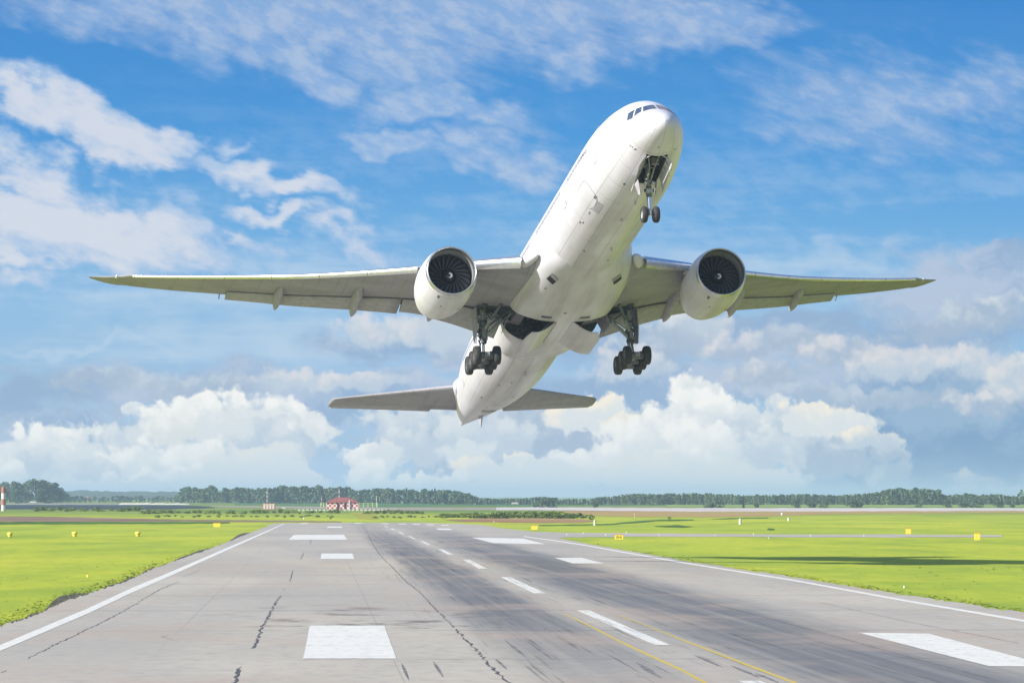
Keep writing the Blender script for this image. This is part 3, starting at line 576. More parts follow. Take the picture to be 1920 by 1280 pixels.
# the wood behind them, one mass of crowns that no one could count
wv, wf, wm = [], [], []; rw = random.Random(9)
for i in range(15000):
    x = rw.uniform(338, 1960); vb = prof(x, BASE); vt = prof(x, TOP) + 2.2; p = G(x, vb - .25); p.y += rw.uniform(30, 160); z = (vb - rw.uniform(vt, vb)) / FPX * p.y * .97
    lump = mnoise.noise(Vector((x * .09, 0, 3))) * 1.2; z = max(.3, z + lump * .3); s_ = rw.uniform(.5, 1.25); x_w = (x - 960) / FPX * p.y
    c = Vector((x_w, p.y, z)); n = Vector((rw.gauss(0, 1), rw.gauss(-.6, 1), rw.gauss(0, .8) + .5)).normalized(); u = n.orthogonal().normalized(); w = n.cross(u); b_ = len(wv)
    wv += [c + u * s_, c + w * s_, c - u * s_, c - w * s_]; wf.append((b_, b_ + 1, b_ + 2, b_ + 3))
for i in range(12000):       # the same wood carries on beyond both sides of the picture
    x = rw.choice((rw.uniform(-2600, -60), rw.uniform(1960, 4600))); p = G(960, 945.5); x_w = (x - 960) / FPX * p.y; yy = p.y + rw.uniform(30, 160); z = max(.4, rw.uniform(0, 1) * (9 + 4 * mnoise.noise(Vector((x * .012, 0, 7)))))
    s_ = rw.uniform(.8, 1.7); c = Vector((x_w, yy, z)); n = Vector((rw.gauss(0, 1), rw.gauss(-.6, 1), rw.gauss(0, .8) + .5)).normalized(); u = n.orthogonal().normalized(); w = n.cross(u); b_ = len(wv)
    wv += [c + u * s_, c + w * s_, c - u * s_, c - w * s_]; wf.append((b_, b_ + 1, b_ + 2, b_ + 3))
o = mesh_obj("distant_wood", wv, wf, leaf_a, None, False); o["kind"] = "stuff"; o["label"] = "dense far-off wood behind the airfield"
# ridge of forest beyond, at the left
hv = []; hf = []; hs = [(90, 922), (130, 919.6), (160, 918.8), (185, 920.3), (250, 921.2), (300, 921.4), (360, 921.8), (420, 922.5), (520, 924), (640, 926)]
for i in range(61):
    x = 90 + (640 - 90) * i / 60; D = 6200; h = (930 - prof(x, hs)) / FPX * D + CAM_H + rw.uniform(-.7, .9)
    X_w = (x - 960) / FPX * D
    for (dy, hh) in ((-300, .0), (-120, .62), (0, .96), (90, 1.0), (420, .9), (1500, .0)): hv.append((X_w * (D + dy) / D, D + dy, h * hh))
for i in range(60):
    for j in range(5): a = i * 6 + j; hf.append((a, a + 6, a + 7, a + 1))
hm = mat("forested_ridge", (.03, .055, .03), .95); b = use(hm); lk(mixc(ss(n3d(mp(ocoord(), (.02, .01, .05)), 1.0, 6, .65), .35, .65), rgb(.02, .042, .025), rgb(.055, .09, .04)), b.inputs["Base Color"]); bump(b, n3d(ocoord(), .05, 4, .6), 1, 6)
o = mesh_obj("hills", hv, hf, hm); o["kind"] = "structure"
# rows of small trees below the ridge
t2 = [(x, 941.0 + rt.uniform(-.3, .3), rt.uniform(7, 13)) for x in np.arange(135, 340, 8.5)]
for x, vb, hp in t2:
    nm, me = far_kinds[rt.choice((2, 3, 0))]; p = G(x, vb); o = bpy.data.objects.new(nm, me); COL.objects.link(o); sc = hp / FPX * p.y / 10; o.location = p; o.scale = (sc * 1.8, sc * 1.8, sc); o.rotation_euler = (0, 0, rt.random() * 6)
    tag(o, "one of the low dark trees in the hazy row below the far ridge at left", "tree", "low trees below the far ridge")
# the big near clump at the left edge
big = [tree_mesh('round', 18, 21 + k, 1500, .62, leaf_a) for k in range(3)]
clump = [(-12, 942.5, 38, "leftmost big dark tree, cut by the left edge of the picture"), (12, 942.5, 38, "big dark tree behind the red and white pole at the left edge"), (30, 942.8, 40, "big rounded tree just right of the red and white pole"), (48, 942.6, 33, "lower rounded tree in the dip of the left clump"), (66, 943, 44, "tallest tree of the left clump, its crown the highest point"),
         (84, 943, 43, "broad dark tree just right of the tallest one in the left clump"), (101, 942.8, 38, "dark tree near the right end of the left clump"), (113, 942.4, 28, "shorter tree on the falling right shoulder of the left clump"), (124, 941.8, 18, "smallest outermost tree at the right foot of the left clump")]
for k, (x, vb, hp, lab) in enumerate(clump):
    p = G(x, vb); o = bpy.data.objects.new("broadleaf_tree", big[k % 3]); COL.objects.link(o); sc = hp / FPX * p.y / 18; o.location = p; o.scale = (sc * 1.5, sc * 1.5, sc); o.rotation_euler = (0, 0, k * 1.9); tag(o, lab, "tree", "big trees of the left clump")
# free-standing trees and shrubs in front of the right wood
front = [(1012, 951, 14, 2.2, "round bush-like tree beside the small orange-roofed house"), (1028, 951, 16, 2.4, "dense tree right of the small orange-roofed house"), (1118, 951, 11, 1.6, "lone dark tree at the back of the pale strip below the airliner"), (1345, 951.5, 14, 2.4, "broad dark shrub tree before the long wood below the right engine"), (1394, 951.5, 24, .8, "slim dark spire-like tree below the right wing root"), (1420, 951.5, 9, 1.8, "small dark tree right of the slim spire-like one"),
         (1330, 951.5, 8, 3, "low spreading bush before the long wood"), (1492, 951.5, 15, 1.4, "leaning grey-green tree at the edge of the pale strip"), (1525, 951.4, 10, 3, "wide low bush under the outer right wing"), (1545, 951.3, 11, 2, "green bush left of the dark rounded pair"), (1598, 951.5, 13, 2.3, "left one of the dark rounded bushes at the end of the long wood"), (1613, 951.5, 12, 2.0, "right one of the dark rounded bushes at the end of the long wood"),
         (1723, 951, 8, 2.2, "small lone bush below the tallest clump on the right horizon"), (1775, 951, 14, 1.6, "dark small tree just right of the tallest clump"), (1810, 951, 10, 3.4, "left half of the wide bush near the right edge"), (1832, 951, 11, 3, "right half of the wide bush near the right edge"), (1872, 951, 12, 2, "ragged bush close to the right edge"), (1900, 951, 6, 3, "flat bush at the right edge of the horizon")]
bushm = [tree_mesh('bush', 5, 40 + k, 520, .34, leaf_a) for k in range(3)]
for k, (x, vb, hp, wd, lab) in enumerate(front):
    p = G(x, vb); tall = wd < 1; me = far_kinds[4][1] if tall else bushm[k % 3]; o = bpy.data.objects.new("shrub" if not tall else "spruce_tree", me); COL.objects.link(o); sc = hp / FPX * p.y / (10 if tall else 5)
    o.location = p; o.scale = (sc * wd * .75, sc * wd * .75, sc); o.rotation_euler = (0, 0, k * 2.1); tag(o, lab, "tree" if tall else "bush")
# rows of bushes between the runway end and the far road
bushg = [tree_mesh('bush', 2, 50 + k, 300, .2, leaf_bush) for k in range(3)]
rb = random.Random(17)
rows = [(70, 270, 957.5, 8.5, 15, "one of the low green bushes below the dark apron at left", "bushes below the dark apron"), (262, 640, 962, 8, 30, "one of the scrubby bushes in the row behind the left half of the runway end", "bushes behind the left of the runway end"), (300, 640, 969, 5, 22, "one of the low bushes nearest the far left of the runway end", "low bushes at the runway end"),
        (690, 800, 962, 7, 12, "one of the scattered bushes between the runway end and the antenna row", "bushes right of the dry patch"), (700, 860, 970, 5, 12, "one of the low green tufts behind the centre of the runway end", "tufts behind the runway end"), (830, 880, 970, 9, 7, "one of the small bushes leading into the dense hedge", "bushes left of the dense hedge"), (880, 1096, 970.5, 13, 34, "one of the closely grown bushes of the dense hedge below the tail", "bushes of the dense hedge")]
for (x0, x1, vb, hp, n, lab, grp) in rows:
    for k in range(n):
        x = x0 + (x1 - x0) * (k + rb.uniform(-.35, .35)) / n; p = G(x, vb + rb.uniform(-1.2, 1.2)); hh = hp * rb.uniform(.55, 1.15) * (1 if x < 1060 or x1 < 1000 else .8); sc = hh / FPX * p.y / 2
        o = bpy.data.objects.new("bush", bushg[rb.randrange(3)]); COL.objects.link(o); o.location = p; w_ = sc * rb.uniform(1.3, 3.4); o.scale = (w_, w_ * .8, sc * .8); o.rotation_euler = (0, 0, rb.random() * 6); tag(o, lab, "bush", grp)
for x, vb, hp, lab in ((1255, 973.5, 6, "small dark bush at the end of the ditch right of centre"), (1109, 974, 10, "lone cone-shaped bush right of the dense hedge"), (412, 966, 5, "dark mound of scrub left of the runway end"), (620, 972.5, 5, "dark scrub heap behind the runway's far edge")):
    p = G(x, vb); sc = hp / FPX * p.y / 2; o = bpy.data.objects.new("bush", bushg[1]); COL.objects.link(o); o.location = p; o.scale = (sc * .9, sc * .9, sc); tag(o, lab, "bush")
# ---------------------------------------------------------------- small structures on the far side
red = mat("red_paint", (.40, .14, .10), .7); redroof = mat("dark_red_roof", (.26, .07, .06), .7); worn_noise(use(redroof), (.22, .06, .05), (.32, .09, .075), .5)
wht = mat("white_painted_board", (.66, .62, .54), .6); orange = mat("orange_paint", (.62, .16, .04), .6); yel = mat("yellow_signboard", (.85, .68, .07), .5); blk = mat("black_lettering", (.22, .13, .02), .6); pale = mat("pale_post_paint", (.62, .62, .46), .6)
dkd = mat("dark_doorway", (.02, .02, .02), .8); yg = mat("yellow_green_frame", (.55, .62, .20), .6); steel = mat("galvanised_steel", (.45, .46, .46), .5, .4); wallc = mat("cream_render", (.66, .56, .42), .8); winglass = mat("house_window", (.05, .06, .07), .1)
def chequer(nm, s_):
    m = mat(nm, (.5, .5, .5), .65); b = use(m); n = nd("ShaderNodeTexChecker"); lk(ocoord(), n.inputs[0]); n.inputs[1].default_value = (.80, .74, .66, 1); n.inputs[2].default_value = (.50, .07, .04, 1); n.inputs[3].default_value = s_; lk(n.outputs[0], b.inputs["Base Color"]); return m
chq = chequer("red_white_chequer", 1.15)
def unit(v): return dist(v) / FPX          # metres per pixel at the ground line v
# chequered hut with a hipped dark red roof
v_ = 954.0; k_ = unit(v_); p = G(642.5, v_); hut = empty("antenna_hut", p); tag(hut, "red and white chequered hut with a dark red hipped roof", "hut")
w, d, h = 60 * k_ / 2, 20 * k_ / 2, 12.5 * k_; mb = MB(); mb.box((0, 0, h / 2 + .01), (2 * w, 2 * d, h)); mb.obj("wall", chq, hut, False)
rf = [(-w - .5, -d - .5, h + .02), (w + .5, -d - .5, h + .02), (w + .5, d + .5, h + .02), (-w - .5, d + .5, h + .02), (-w * .42, 0, h + 9.5 * k_), (w * .36, 0, h + 9.5 * k_)]
mesh_obj("roof", rf, [(0, 1, 5, 4), (2, 3, 4, 5), (3, 0, 4), (1, 2, 5), (3, 2, 1, 0)], redroof, hut, False)
for x in (-1.5, 1.0): MB().box((x * 1.1, -d - .03, 1.15), (.9, .08, 2.2)).obj("door", dkd, hut, False)
MB().box((16 * k_ * .8, -d - .4, h * .55), (.5, .3, h * 1.6)).obj("downpipe", wht, hut, False)
# striped masts
def mast(u, vb, vt, wpx, label, n=7, cols=None):
    kk = unit(vb); H = (vb - vt) * kk; r = wpx * kk * (.5 if wpx > 5 else .36); mb = MB(); m_ = [red, wht] if cols is None else cols
    for i in range(n): mb.lathe([(H * i / n, r), (H * (i + 1) / n, r * .97)], (0, 0, 0), 'Z', 12, (n - 1 - i) % 2)
    mb.lathe([(H, r * .97), (H + r * .3, .01)], (0, 0, 0), 'Z', 12, 0); o = mb.obj("mast", m_, None); o.location = G(u, vb); tag(o, label, "mast")
mast(6.5, 957.5, 913, 8.5, "thick red and white banded pole at the left edge before the dark trees", 4)
mast(501, 943.5, 917, 2.4, "slim white and red mast above the striped container")
mast(636, 949, 914, 2.4, "tall slim banded mast rising behind the red hut roof")
mast(603, 950, 929, 1.5, "short thin mast left of the red-roofed hut", 5); mast(706, 950, 929, 1.5, "thin pale mast at the right end of the yellow-green rails", 5, [yg, wht])
mast(926.5, 983, 972.5, 1.4, "small white post in the grass beyond the right runway edge", 3, [orange, wht]); mast(1190, 972, 959.5, 2.2, "short chequered post left of a dark bush on the dry strip", 5)
# striped equipment container
v_ = 955.5; k_ = unit(v_); c = empty("striped_container", G(504.5, v_)); tag(c, "small orange container with pale vertical stripes", "container"); W2, H2 = 23 * k_, 11 * k_
MB().box((0, 0, H2 / 2 + .15), (W2, 2.4, H2)).obj("shell", orange, c, False); 
for i in range(4): MB().box((-W2 * .36 + i * W2 * .24, -1.23, H2 / 2 + .15), (W2 * .17, .06, H2 * .92)).obj("stripe_panel", wht, c, False)
MB().box((0, 0, .08), (W2 * .9, 2.0, .16)).obj("skid_base", dkd, c, False)
v_ = 956; mb = MB(); k_ = unit(v_); c = empty("trailer", G(532, v_)); tag(c, "small pale trailer right of the striped container", "trailer"); MB().box((0, 0, 4 * k_), (7 * k_, 1.8, 2.6 * k_)).obj("body", wht, c, False)
for sx_ in (-1, 1): MB().lathe([(-.1, .32), (.1, .32)], (sx_ * 2 * k_, -.9, .35), 'Y', 14).obj("wheel", rubber_far := mat("far_tyre", (.03, .03, .03), .8), c, False)
# row of localiser aerials: each a low board on two legs
ant = None
for i in range(25):
    u = 553 + i * 7.8; p = G(u, 958.6)
    if ant is None:
        kk = unit(958.6); ant = empty("aerial_board", p); MB().box((0, 0, 3.0 * kk), (4.6 * kk, .25, 2.6 * kk)).obj("panel", wht, ant, False)
        for sx_ in (-1, 1): MB().tube((sx_ * 1.6 * kk, 0, 0), (sx_ * 1.6 * kk, 0, 1.8 * kk), .08, .08, 6).obj("leg", yg, ant, False)
        r = ant
    else:
        r = ant.copy(); COL.objects.link(r); r.location = p
        for ch in ant.children: c_ = ch.copy(); COL.objects.link(c_); c_.parent = r
    tag(r, "one of the pale aerial boards in the low row before the chequered hut", "aerial", "aerial boards in a row before the hut")
# yellow-green rail frames either side of the hut
for u0, u1, lab in ((601, 612, "short yellow-green rail frame left of the red-roofed hut"), (673, 707, "long yellow-green rail frame right of the red-roofed hut")):
    vb = 950.5; kk = unit(vb); o = empty("rail_frame", G((u0 + u1) / 2, vb)); L_ = (u1 - u0) * kk; tag(o, lab, "rail frame")
    for z in (3.2, 7.6): MB().box((0, 0, z * kk), (L_, .22, .45 * kk)).obj("rail", yg if z > 4 else pale, o, False)
    n = 3 if L_ < 8 else 5
    for i in range(n): MB().box((-L_ / 2 + L_ * i / (n - 1), 0, 4.2 * kk), (.3, .3, 8.4 * kk)).obj("post", yg, o, False)
# houses
def house(u, vb, wpx, hpx, wallm, roofm, label):
    kk = unit(vb); w, h = wpx * kk / 2, hpx * kk * .55; o = empty("house", G(u, vb)); tag(o, label, "house")
    MB().box((0, 0, h / 2), (2 * w, 1.6 * w, h)).obj("wall", wallm, o, False); d = .8 * w; t = .4
    mesh_obj("roof", [(-w - t, -d - t, h), (w + t, -d - t, h), (w + t, d + t, h), (-w - t, d + t, h), (0, -d - t, hpx * kk), (0, d + t, hpx * kk)], [(0, 4, 5, 3), (1, 2, 5, 4), (0, 1, 4), (2, 3, 5), (3, 2, 1, 0)], roofm, o, False)
    for s_ in (-1, 1): MB().box((s_ * w * .45, -d - .04, h * .55), (w * .3, .08, h * .35)).obj("window", winglass, o, False)
oroof = mat("orange_tiled_roof", (.50, .22, .10), .7)
house(915.5, 944.8, 8, 12, wallc, oroof, "small cream house with brown roof among the low horizon trees"); house(1017.5, 950.8, 9, 12, wallc, oroof, "small orange-roofed house half hidden by a round tree"); house(165.5, 938.6, 5, 10, orange, oroof, "tiny orange-roofed house on the far slope below the ridge")
# vehicles far off on the field roads
def car(u, vb, L_, label, m=wht, kind="parked_car"):
    o = empty(kind, G(u, vb)); tag(o, label, "car"); mb = MB()
    prof_ = [(-.5, .16), (-.5, .34), (-.40, .38), (-.30, .60), (.16, .60), (.30, .38), (.49, .33), (.5, .16)]; n = len(prof_)
    mb.add([(x * L_, -.19 * L_, z * L_ * .62) for x, z in prof_] + [(x * L_, .19 * L_, z * L_ * .62) for x, z in prof_], [tuple(range(n))[::-1], tuple(range(n, 2 * n))] + [(i, (i + 1) % n, n + (i + 1) % n, n + i) for i in range(n)]); mb.obj("body", m, o, False)
    MB().box((-.07 * L_, 0, .30 * L_), (.40 * L_, .385 * L_, .09 * L_)).obj("window", winglass, o, False)
    for sx_ in (-.3, .3): MB().lathe([(-.2 * L_, .10 * L_), (.2 * L_, .10 * L_)], (sx_ * L_, 0, .10 * L_), 'Y', 12).obj("wheel", rubber_far, o, False)
car(62.5, 943.6, 5.0, "white car on the field road under the left tree clump", wht); car(560.5, 940.4, 4.6, "left of two white cars on the pale track left of the hut", wht); car(585.5, 940.6, 4.4, "right of two white cars on the pale track left of the hut", wht); car(965.5, 945.8, 4.6, "white car before the low horizon trees right of the cream house", wht)
# mound of pale sand beyond the dark apron
sv = []; sf = []; N = 40
for i in range(N + 1):
    for j in range(7):
        q = j / 6; x = 225 + 132 * i / N; p = G(x, 945.6); hh = (4.4 * (1 - .35 * i / N) * (.75 + .35 * mnoise.noise(Vector((i * .35, 0, 1))))) * unit(945.6) * math.sin(math.pi * min(1, q * 1.0)) ** .6 * (1 if 0 < i < N else .2)
        sv.append((p.x, p.y + (q - .5) * 26, max(0, hh)))
for i in range(N):
    for j in range(6): a = i * 7 + j; sf.append((a, a + 7, a + 8, a + 1))
sandm = mat("pale_sand", (.72, .66, .52), .95); worn_noise(use(sandm), (.60, .54, .42), (.78, .72, .58), .3); o = mesh_obj("sand_heap", sv, sf, sandm); tag(o, "long low heap of pale sand behind the dark apron", "sand heap")
# ---------------------------------------------------------------- signs, markers and lights beside the pavement
FONT = {'A': ["01110", "10001", "10001", "11111", "10001", "10001", "10001"], '4': ["00010", "00110", "01010", "10010", "11111", "00010", "00010"]}
def sign(u, vb, wpx, hpx, label, text=None, yaw=0.0):
    kk = unit(vb); w, h = wpx * kk, hpx * kk; o = empty("taxiway_sign", G(u, vb), yaw); tag(o, label, "sign"); lift = .12 * h
    bd_ = MB().box((0, 0, lift + h / 2), (w, .28, h)).obj("board", yel, o, False)
    MB().box((0, .02, lift + h + .03), (w + .08, .34, .06)).obj("cap", orange, o, False)
    for sx_ in (-1, 1): MB().tube((sx_ * w * .33, 0, 0), (sx_ * w * .33, 0, lift + .05), .05, .05, 8).obj("leg", steel, o, False)
    if text:
        mb = MB(); ch = h * .62 / 7; x0 = -(len(text) * 5 + (len(text) - 1) * 2.4) * ch / 2
        for t_i, t_ in enumerate(text):
            for r_i, row in enumerate(FONT[t_]):
                for c_i, b_ in enumerate(row):
                    if b_ == '1': mb.box((x0 + (t_i * 7.4 + c_i + .5) * ch, -.15, lift + h * .81 - (r_i + .5) * ch), (ch * 1.02, .02, ch * 1.02))
        mb.obj("lettering", blk, o, False)
sign(1160.5, 1012, 15.5, 8.6, "yellow taxiway sign with dark characters at the corner of the right grass", "A4"); sign(406.5, 988.4, 13, 7.2, "wide yellow sign beside the far left edge of the runway"); sign(1002, 993.6, 12, 7.8, "plain yellow sign across the taxiway mouth beyond the runway")
sign(1703.2, 1002, 9.5, 10.2, "squarish yellow sign behind the narrow taxiway at right"); sign(1832.3, 1013.6, 10.5, 13, "yellow sign standing in front of the narrow taxiway at far right")
def marker(u, vb, label):      # low yellow marker light: drum on a stem with a domed cap
    kk = unit(vb); o = empty("edge_marker", G(u, vb)); tag(o, label, "marker light", "yellow marker lights in the left grass")
    MB().tube((0, 0, 0), (0, 0, 4.2 * kk), 3.6 * kk, 4.0 * kk, 16).obj("base", yg if False else yel, o, True); MB().lathe([(4.7 * kk, 5.2 * kk), (7.2 * kk, 5.6 * kk), (8.8 * kk, 4.2 * kk), (9.6 * kk, .01)], (0, 0, 0), 'Z', 18).obj("cap", yel, o)
    MB().tube((0, 0, 4.1 * kk), (0, 0, 4.9 * kk), 3.0 * kk, 3.0 * kk, 12).obj("neck", blk, o)
marker(18.5, 1006.6, "leftmost yellow marker light in the left grass"); marker(140, 1005.4, "middle yellow marker light in the left grass"); marker(258.5, 1005.2, "rightmost of the three yellow marker lights in the left grass")
def post(u, vb, wpx, hpx, m, label, grp=None, nm="marker_post"):
    kk = unit(vb); mb = MB(); r = wpx * kk / 2; H = hpx * kk; mb.lathe([(0, r), (H * .92, r * .94), (H, r * .5), (H, .005)], (0, 0, 0), 'Z', 14, 0); mb.lathe([(0, r * 1.25), (H * .06, r * 1.25), (H * .06, r)], (0, 0, 0), 'Z', 14, 0); o = mb.obj(nm, m, None); o.location = G(u, vb); tag(o, label, "post", grp)
post(1115, 984.5, 4, 10, pale, "pale yellowish round-topped post at the start of the ditch"); post(1387.8, 982.3, 5.2, 10.5, pale, "stout white round-topped post in the right grass"); post(1466.5, 965.2, 4.5, 4.5, pale, "small white box post by the far pale strip"); post(1478.5, 976, 4.6, 5.5, pale, "short white post in the grass right of the stout one")
ords = iter(("first", "second", "third", "fourth", "fifth", "sixth", "seventh", "eighth", "ninth", "tenth"))
for u, v, n in sorted(((1063, 1003, 0), (1136, 1003.6, 0), (1174.5, 999, 0), (1236, 1003.8, 0), (1341, 1004.2, 0), (1413, 1002, 0), (1441.5, 1009.6, 0), (1094, 1000.6, 0), (1520, 1004.6, 0), (1620, 1004.8, 0))):
    post(u, v, 1.7, 3.0, pale, next(ords) + " from the left of the tiny pale edge lights along the narrow taxiway", "edge lights along the narrow taxiway", "edge_light")
post(570, 972.2, 2.8, 2.6, wht, "tiny white light behind the far runway end"); post(165, 1081, 5, 4, yel, "small yellow runway edge light in the near left grass", None, "edge_light"); post(1695.5, 1101.5, 3.4, 4, wht, "small white runway edge light in the near right grass", None, "edge_light")
# ---------------------------------------------------------------- the airliner (its own axes: x aft from the nose, y to its right wing, z up; metres)
def pchip(xs, ys):
    xs = np.array(xs, float); ys = np.array(ys, float); h = np.diff(xs); d = np.diff(ys) / h; m = np.zeros(len(xs))
    m[0] = d[0]; m[-1] = d[-1]
    for i in range(1, len(xs) - 1):
        m[i] = 0 if d[i - 1] * d[i] <= 0 else 2 / (1 / d[i - 1] + 1 / d[i])
    def f(x):
        i = min(max(int(np.searchsorted(xs, x) - 1), 0), len(h) - 1); t = min(max((x - xs[i]) / h[i], 0), 1)
        return float((2 * t**3 - 3 * t**2 + 1) * ys[i] + (t**3 - 2 * t**2 + t) * h[i] * m[i] + (-2 * t**3 + 3 * t**2) * ys[i + 1] + (t**3 - t**2) * h[i] * m[i + 1])
    return f
f_top = pchip([0, .12, .5, 1, 1.9, 2.8, 3.8, 5, 6.5, 8.5, 11, 58, 63, 68, 71, 73.4], [-1.0, -.66, -.3, 0, .52, 1.12, 1.72, 2.25, 2.68, 2.98, 3.1, 3.1, 2.98, 2.62, 2.3, 1.95])
f_bot = pchip([0, .12, .5, 1, 2, 3, 4, 6, 8, 11, 49, 54, 59, 64, 68, 71, 73.4], [-1.0, -1.32, -1.62, -1.85, -2.16, -2.38, -2.57, -2.86, -3.02, -3.1, -3.1, -2.92, -2.35, -1.5, -.72, -.12, .35])
f_wid = pchip([0, .12, .5, 1, 2, 3, 4.2, 6, 8, 10.2, 12.5, 52, 57, 62, 66, 70, 72.4, 73.4], [0.0, .37, .78, 1.11, 1.56, 1.87, 2.15, 2.49, 2.80, 3.02, 3.1, 3.1, 2.86, 2.3, 1.72, .98, .42, .14])
f_mid = pchip([0, 2, 5, 10, 50, 60, 68, 73.4], [-1.0, -.85, -.45, 0, 0, .2, .75, 1.15])
def fus_pt(x, t, off=0.0):
    w, T_, B_, c = f_wid(x), f_top(x), f_bot(x), f_mid(x)
    ct, st = math.cos(t), math.sin(t)
    return (x, (w + off) * st, c + ((T_ - c + off) * ct if ct > 0 else (c - B_ + off) * ct))
def fus_surface_t(x, z, off=.0):      # angle on the right-hand side where the skin has height z
    c = f_mid(x); k = (z - c) / ((f_top(x) - c) if z > c else (c - f_bot(x)))
    return math.acos(max(-1, min(1, k)))
# --- materials
def paint_material(name, base, dirt, grime=.5, lines=True, rough=.32):
    m = mat(name, base, rough, 0, .12, .4); b = use(m); oc = ocoord()
    s = nd("ShaderNodeSeparateXYZ"); lk(oc, s.inputs[0])
    flow = n3d(mp(oc, (.07, 1.3, 1.3)), 1.0, 5, .55); blot = n3d(mp(oc, (.14, .35, .35)), 1.0, 3, .5); spot = n3d(oc, 2.6, 6, .65)
    low = ss(s.outputs[2], -.8, -3.0)                    # oil and dust gather on the keel
    g = M_('MULTIPLY', M_('ADD', M_('MULTIPLY', ss(flow, .40, .72), .45), M_('MULTIPLY', ss(blot, .36, .68), .55)), M_('MULTIPLY_ADD', low, .85, .15))
    g = M_('ADD', g, M_('MULTIPLY', ss(spot, .66, .74), .22))
    c = mixc(M_('MULTIPLY', g, grime, clamp=True), rgb(*base), rgb(*dirt))
    if lines:
        ang = M_('ARCTAN2', s.outputs[1], M_('MULTIPLY', s.outputs[2], -1.0))
        l = M_('MAXIMUM', line_every(s.outputs[0], 2.65, .02), line_every(ang, .42, .007))
        patch = n3d(mp(oc, (.38, 0, 0)), 1.0, 0, .5); ring = n3d(mp(V_('ADD', oc, (0, 0, 0)), (.38, .9, .9), (3, 1, 2)), 1.0, 1, .5)
        c = mixc(ss(ring, .50, .53, 0, .10), c, rgb(.42, .41, .40))       # replaced skin panels, a shade off
        l = M_('MAXIMUM', l, M_('MULTIPLY', line_every(s.outputs[0], .53, .012), .35))
        c = mixc(M_('MULTIPLY', l, .8), c, rgb(.2, .19, .18))
    lk(c, b.inputs["Base Color"]); lk(ss(g, 0, 1, rough, rough + .25), b.inputs["Roughness"])
    bump(b, n3d(mp(oc, (.5, 1, 1)), .9, 2, .5), .12, .06)
    return m
white = paint_material("aircraft_white_paint", (.68, .665, .705), (.33, .28, .26), .66)
nac_white = paint_material("nacelle_white_paint", (.68, .665, .70), (.38, .33, .30), .6, False)
fair_white = paint_material("fairing_white_paint", (.65, .635, .67), (.35, .30, .28), .7, False)
def wing_material():
    m = mat("wing_grey_paint", (.3, .3, .3), .6, 0, 0, .22); b = use(m); oc = ocoord()
    s = nd("ShaderNodeSeparateXYZ"); lk(oc, s.inputs[0])
    ya = M_('ABSOLUTE', s.outputs[1])
    blot = n3d(mp(oc, (.5, .12, .5)), 1.3, 6, .62); st = n3d(mp(oc, (.1, 1.6, 1)), 1.6, 5, .6)
    c = mixc(ss(blot, .35, .7), rgb(.355, .34, .365), rgb(.28, .268, .285))
    c = mixc(ss(st, .54, .78, 0, .6), c, rgb(.21, .19, .19))
    # panel joints: chordwise every 1.9 m, spanwise following the sweep
    sp = M_('SUBTRACT', s.outputs[0], M_('MULTIPLY', ya, .52))
    l = M_('MAXIMUM', line_every(ya, 1.9, .022), line_every(sp, 2.3, .022))
    c = mixc(M_('MULTIPLY', l, .55), c, rgb(.12, .12, .12)); lk(c, b.inputs["Base Color"])
    return m
grey = wing_material()
lightgrey = mat("light_grey_paint", (.55, .55, .54), .6, 0, 0, .25); worn_noise(use(lightgrey), (.33, .315, .335), (.42, .405, .425), 2.5)
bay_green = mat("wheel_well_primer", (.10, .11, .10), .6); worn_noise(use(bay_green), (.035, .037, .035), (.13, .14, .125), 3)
metal = mat("bare_metal_leading_edge", (.78, .79, .80), .24, .9); worn_noise(use(metal), (.70, .71, .72), (.84, .85, .86), 3)
lipm = mat("bare_metal_lip", (.62, .62, .63), .32, .9); worn_noise(use(lipm), (.52, .52, .53), (.68, .68, .69), 4)
liner = mat("acoustic_liner", (.34, .34, .35), .5, .2); worn_noise(use(liner), (.28, .28, .29), (.40, .40, .41), 6)
bladem = mat("fan_blade_composite", (.03, .03, .032), .4, .2); worn_noise(use(bladem), (.022, .022, .024), (.045, .045, .05), 7)
bladeedge = mat("fan_blade_titanium_edge", (.06, .06, .065), .5, .3)
spinm = mat("spinner_black", (.02, .02, .022), .35, 0, .3)
markm = mat("spinner_white_mark", (.85, .85, .83), .5)
darkm = mat("dark_opening", (.02, .02, .02), .7)
gearm = mat("gear_grey_enamel", (.34, .36, .35), .4, .1); worn_noise(use(gearm), (.16, .17, .16), (.46, .48, .46), 9)
geard = mat("gear_dark_steel", (.13, .14, .14), .42, .5); worn_noise(use(geard), (.06, .065, .065), (.2, .21, .21), 10)
chrome = mat("oleo_chrome", (.80, .86, .90), .12, .95)
rubber = mat("tyre_rubber", (.028, .028, .03), .75); worn_noise(use(rubber), (.018, .018, .02), (.05, .048, .045), 8)
rimm = mat("wheel_rim_white", (.62, .62, .60), .42, .1); worn_noise(use(rimm), (.35, .34, .32), (.72, .72, .70), 12)
rimd = mat("wheel_rim_dark", (.2, .2, .19), .5, .1); worn_noise(use(rimd), (.07, .065, .06), (.26, .255, .24), 12)  # main wheel rims, darker than those of the nose wheels
hubd = mat("wheel_brake_dark", (.08, .075, .07), .55, .5)
glass = mat("cockpit_glass", (.05, .065, .10), .06, 0, .6)
frame_m = mat("cockpit_frame", (.62, .62, .62), .4)
winm = mat("cabin_window_glass", (.16, .18, .21), .12)
lampm = mat("landing_lamp_glass", (.75, .76, .78), .15, .3)
copper = mat("exhaust_metal", (.28, .25, .23), .4, .9)
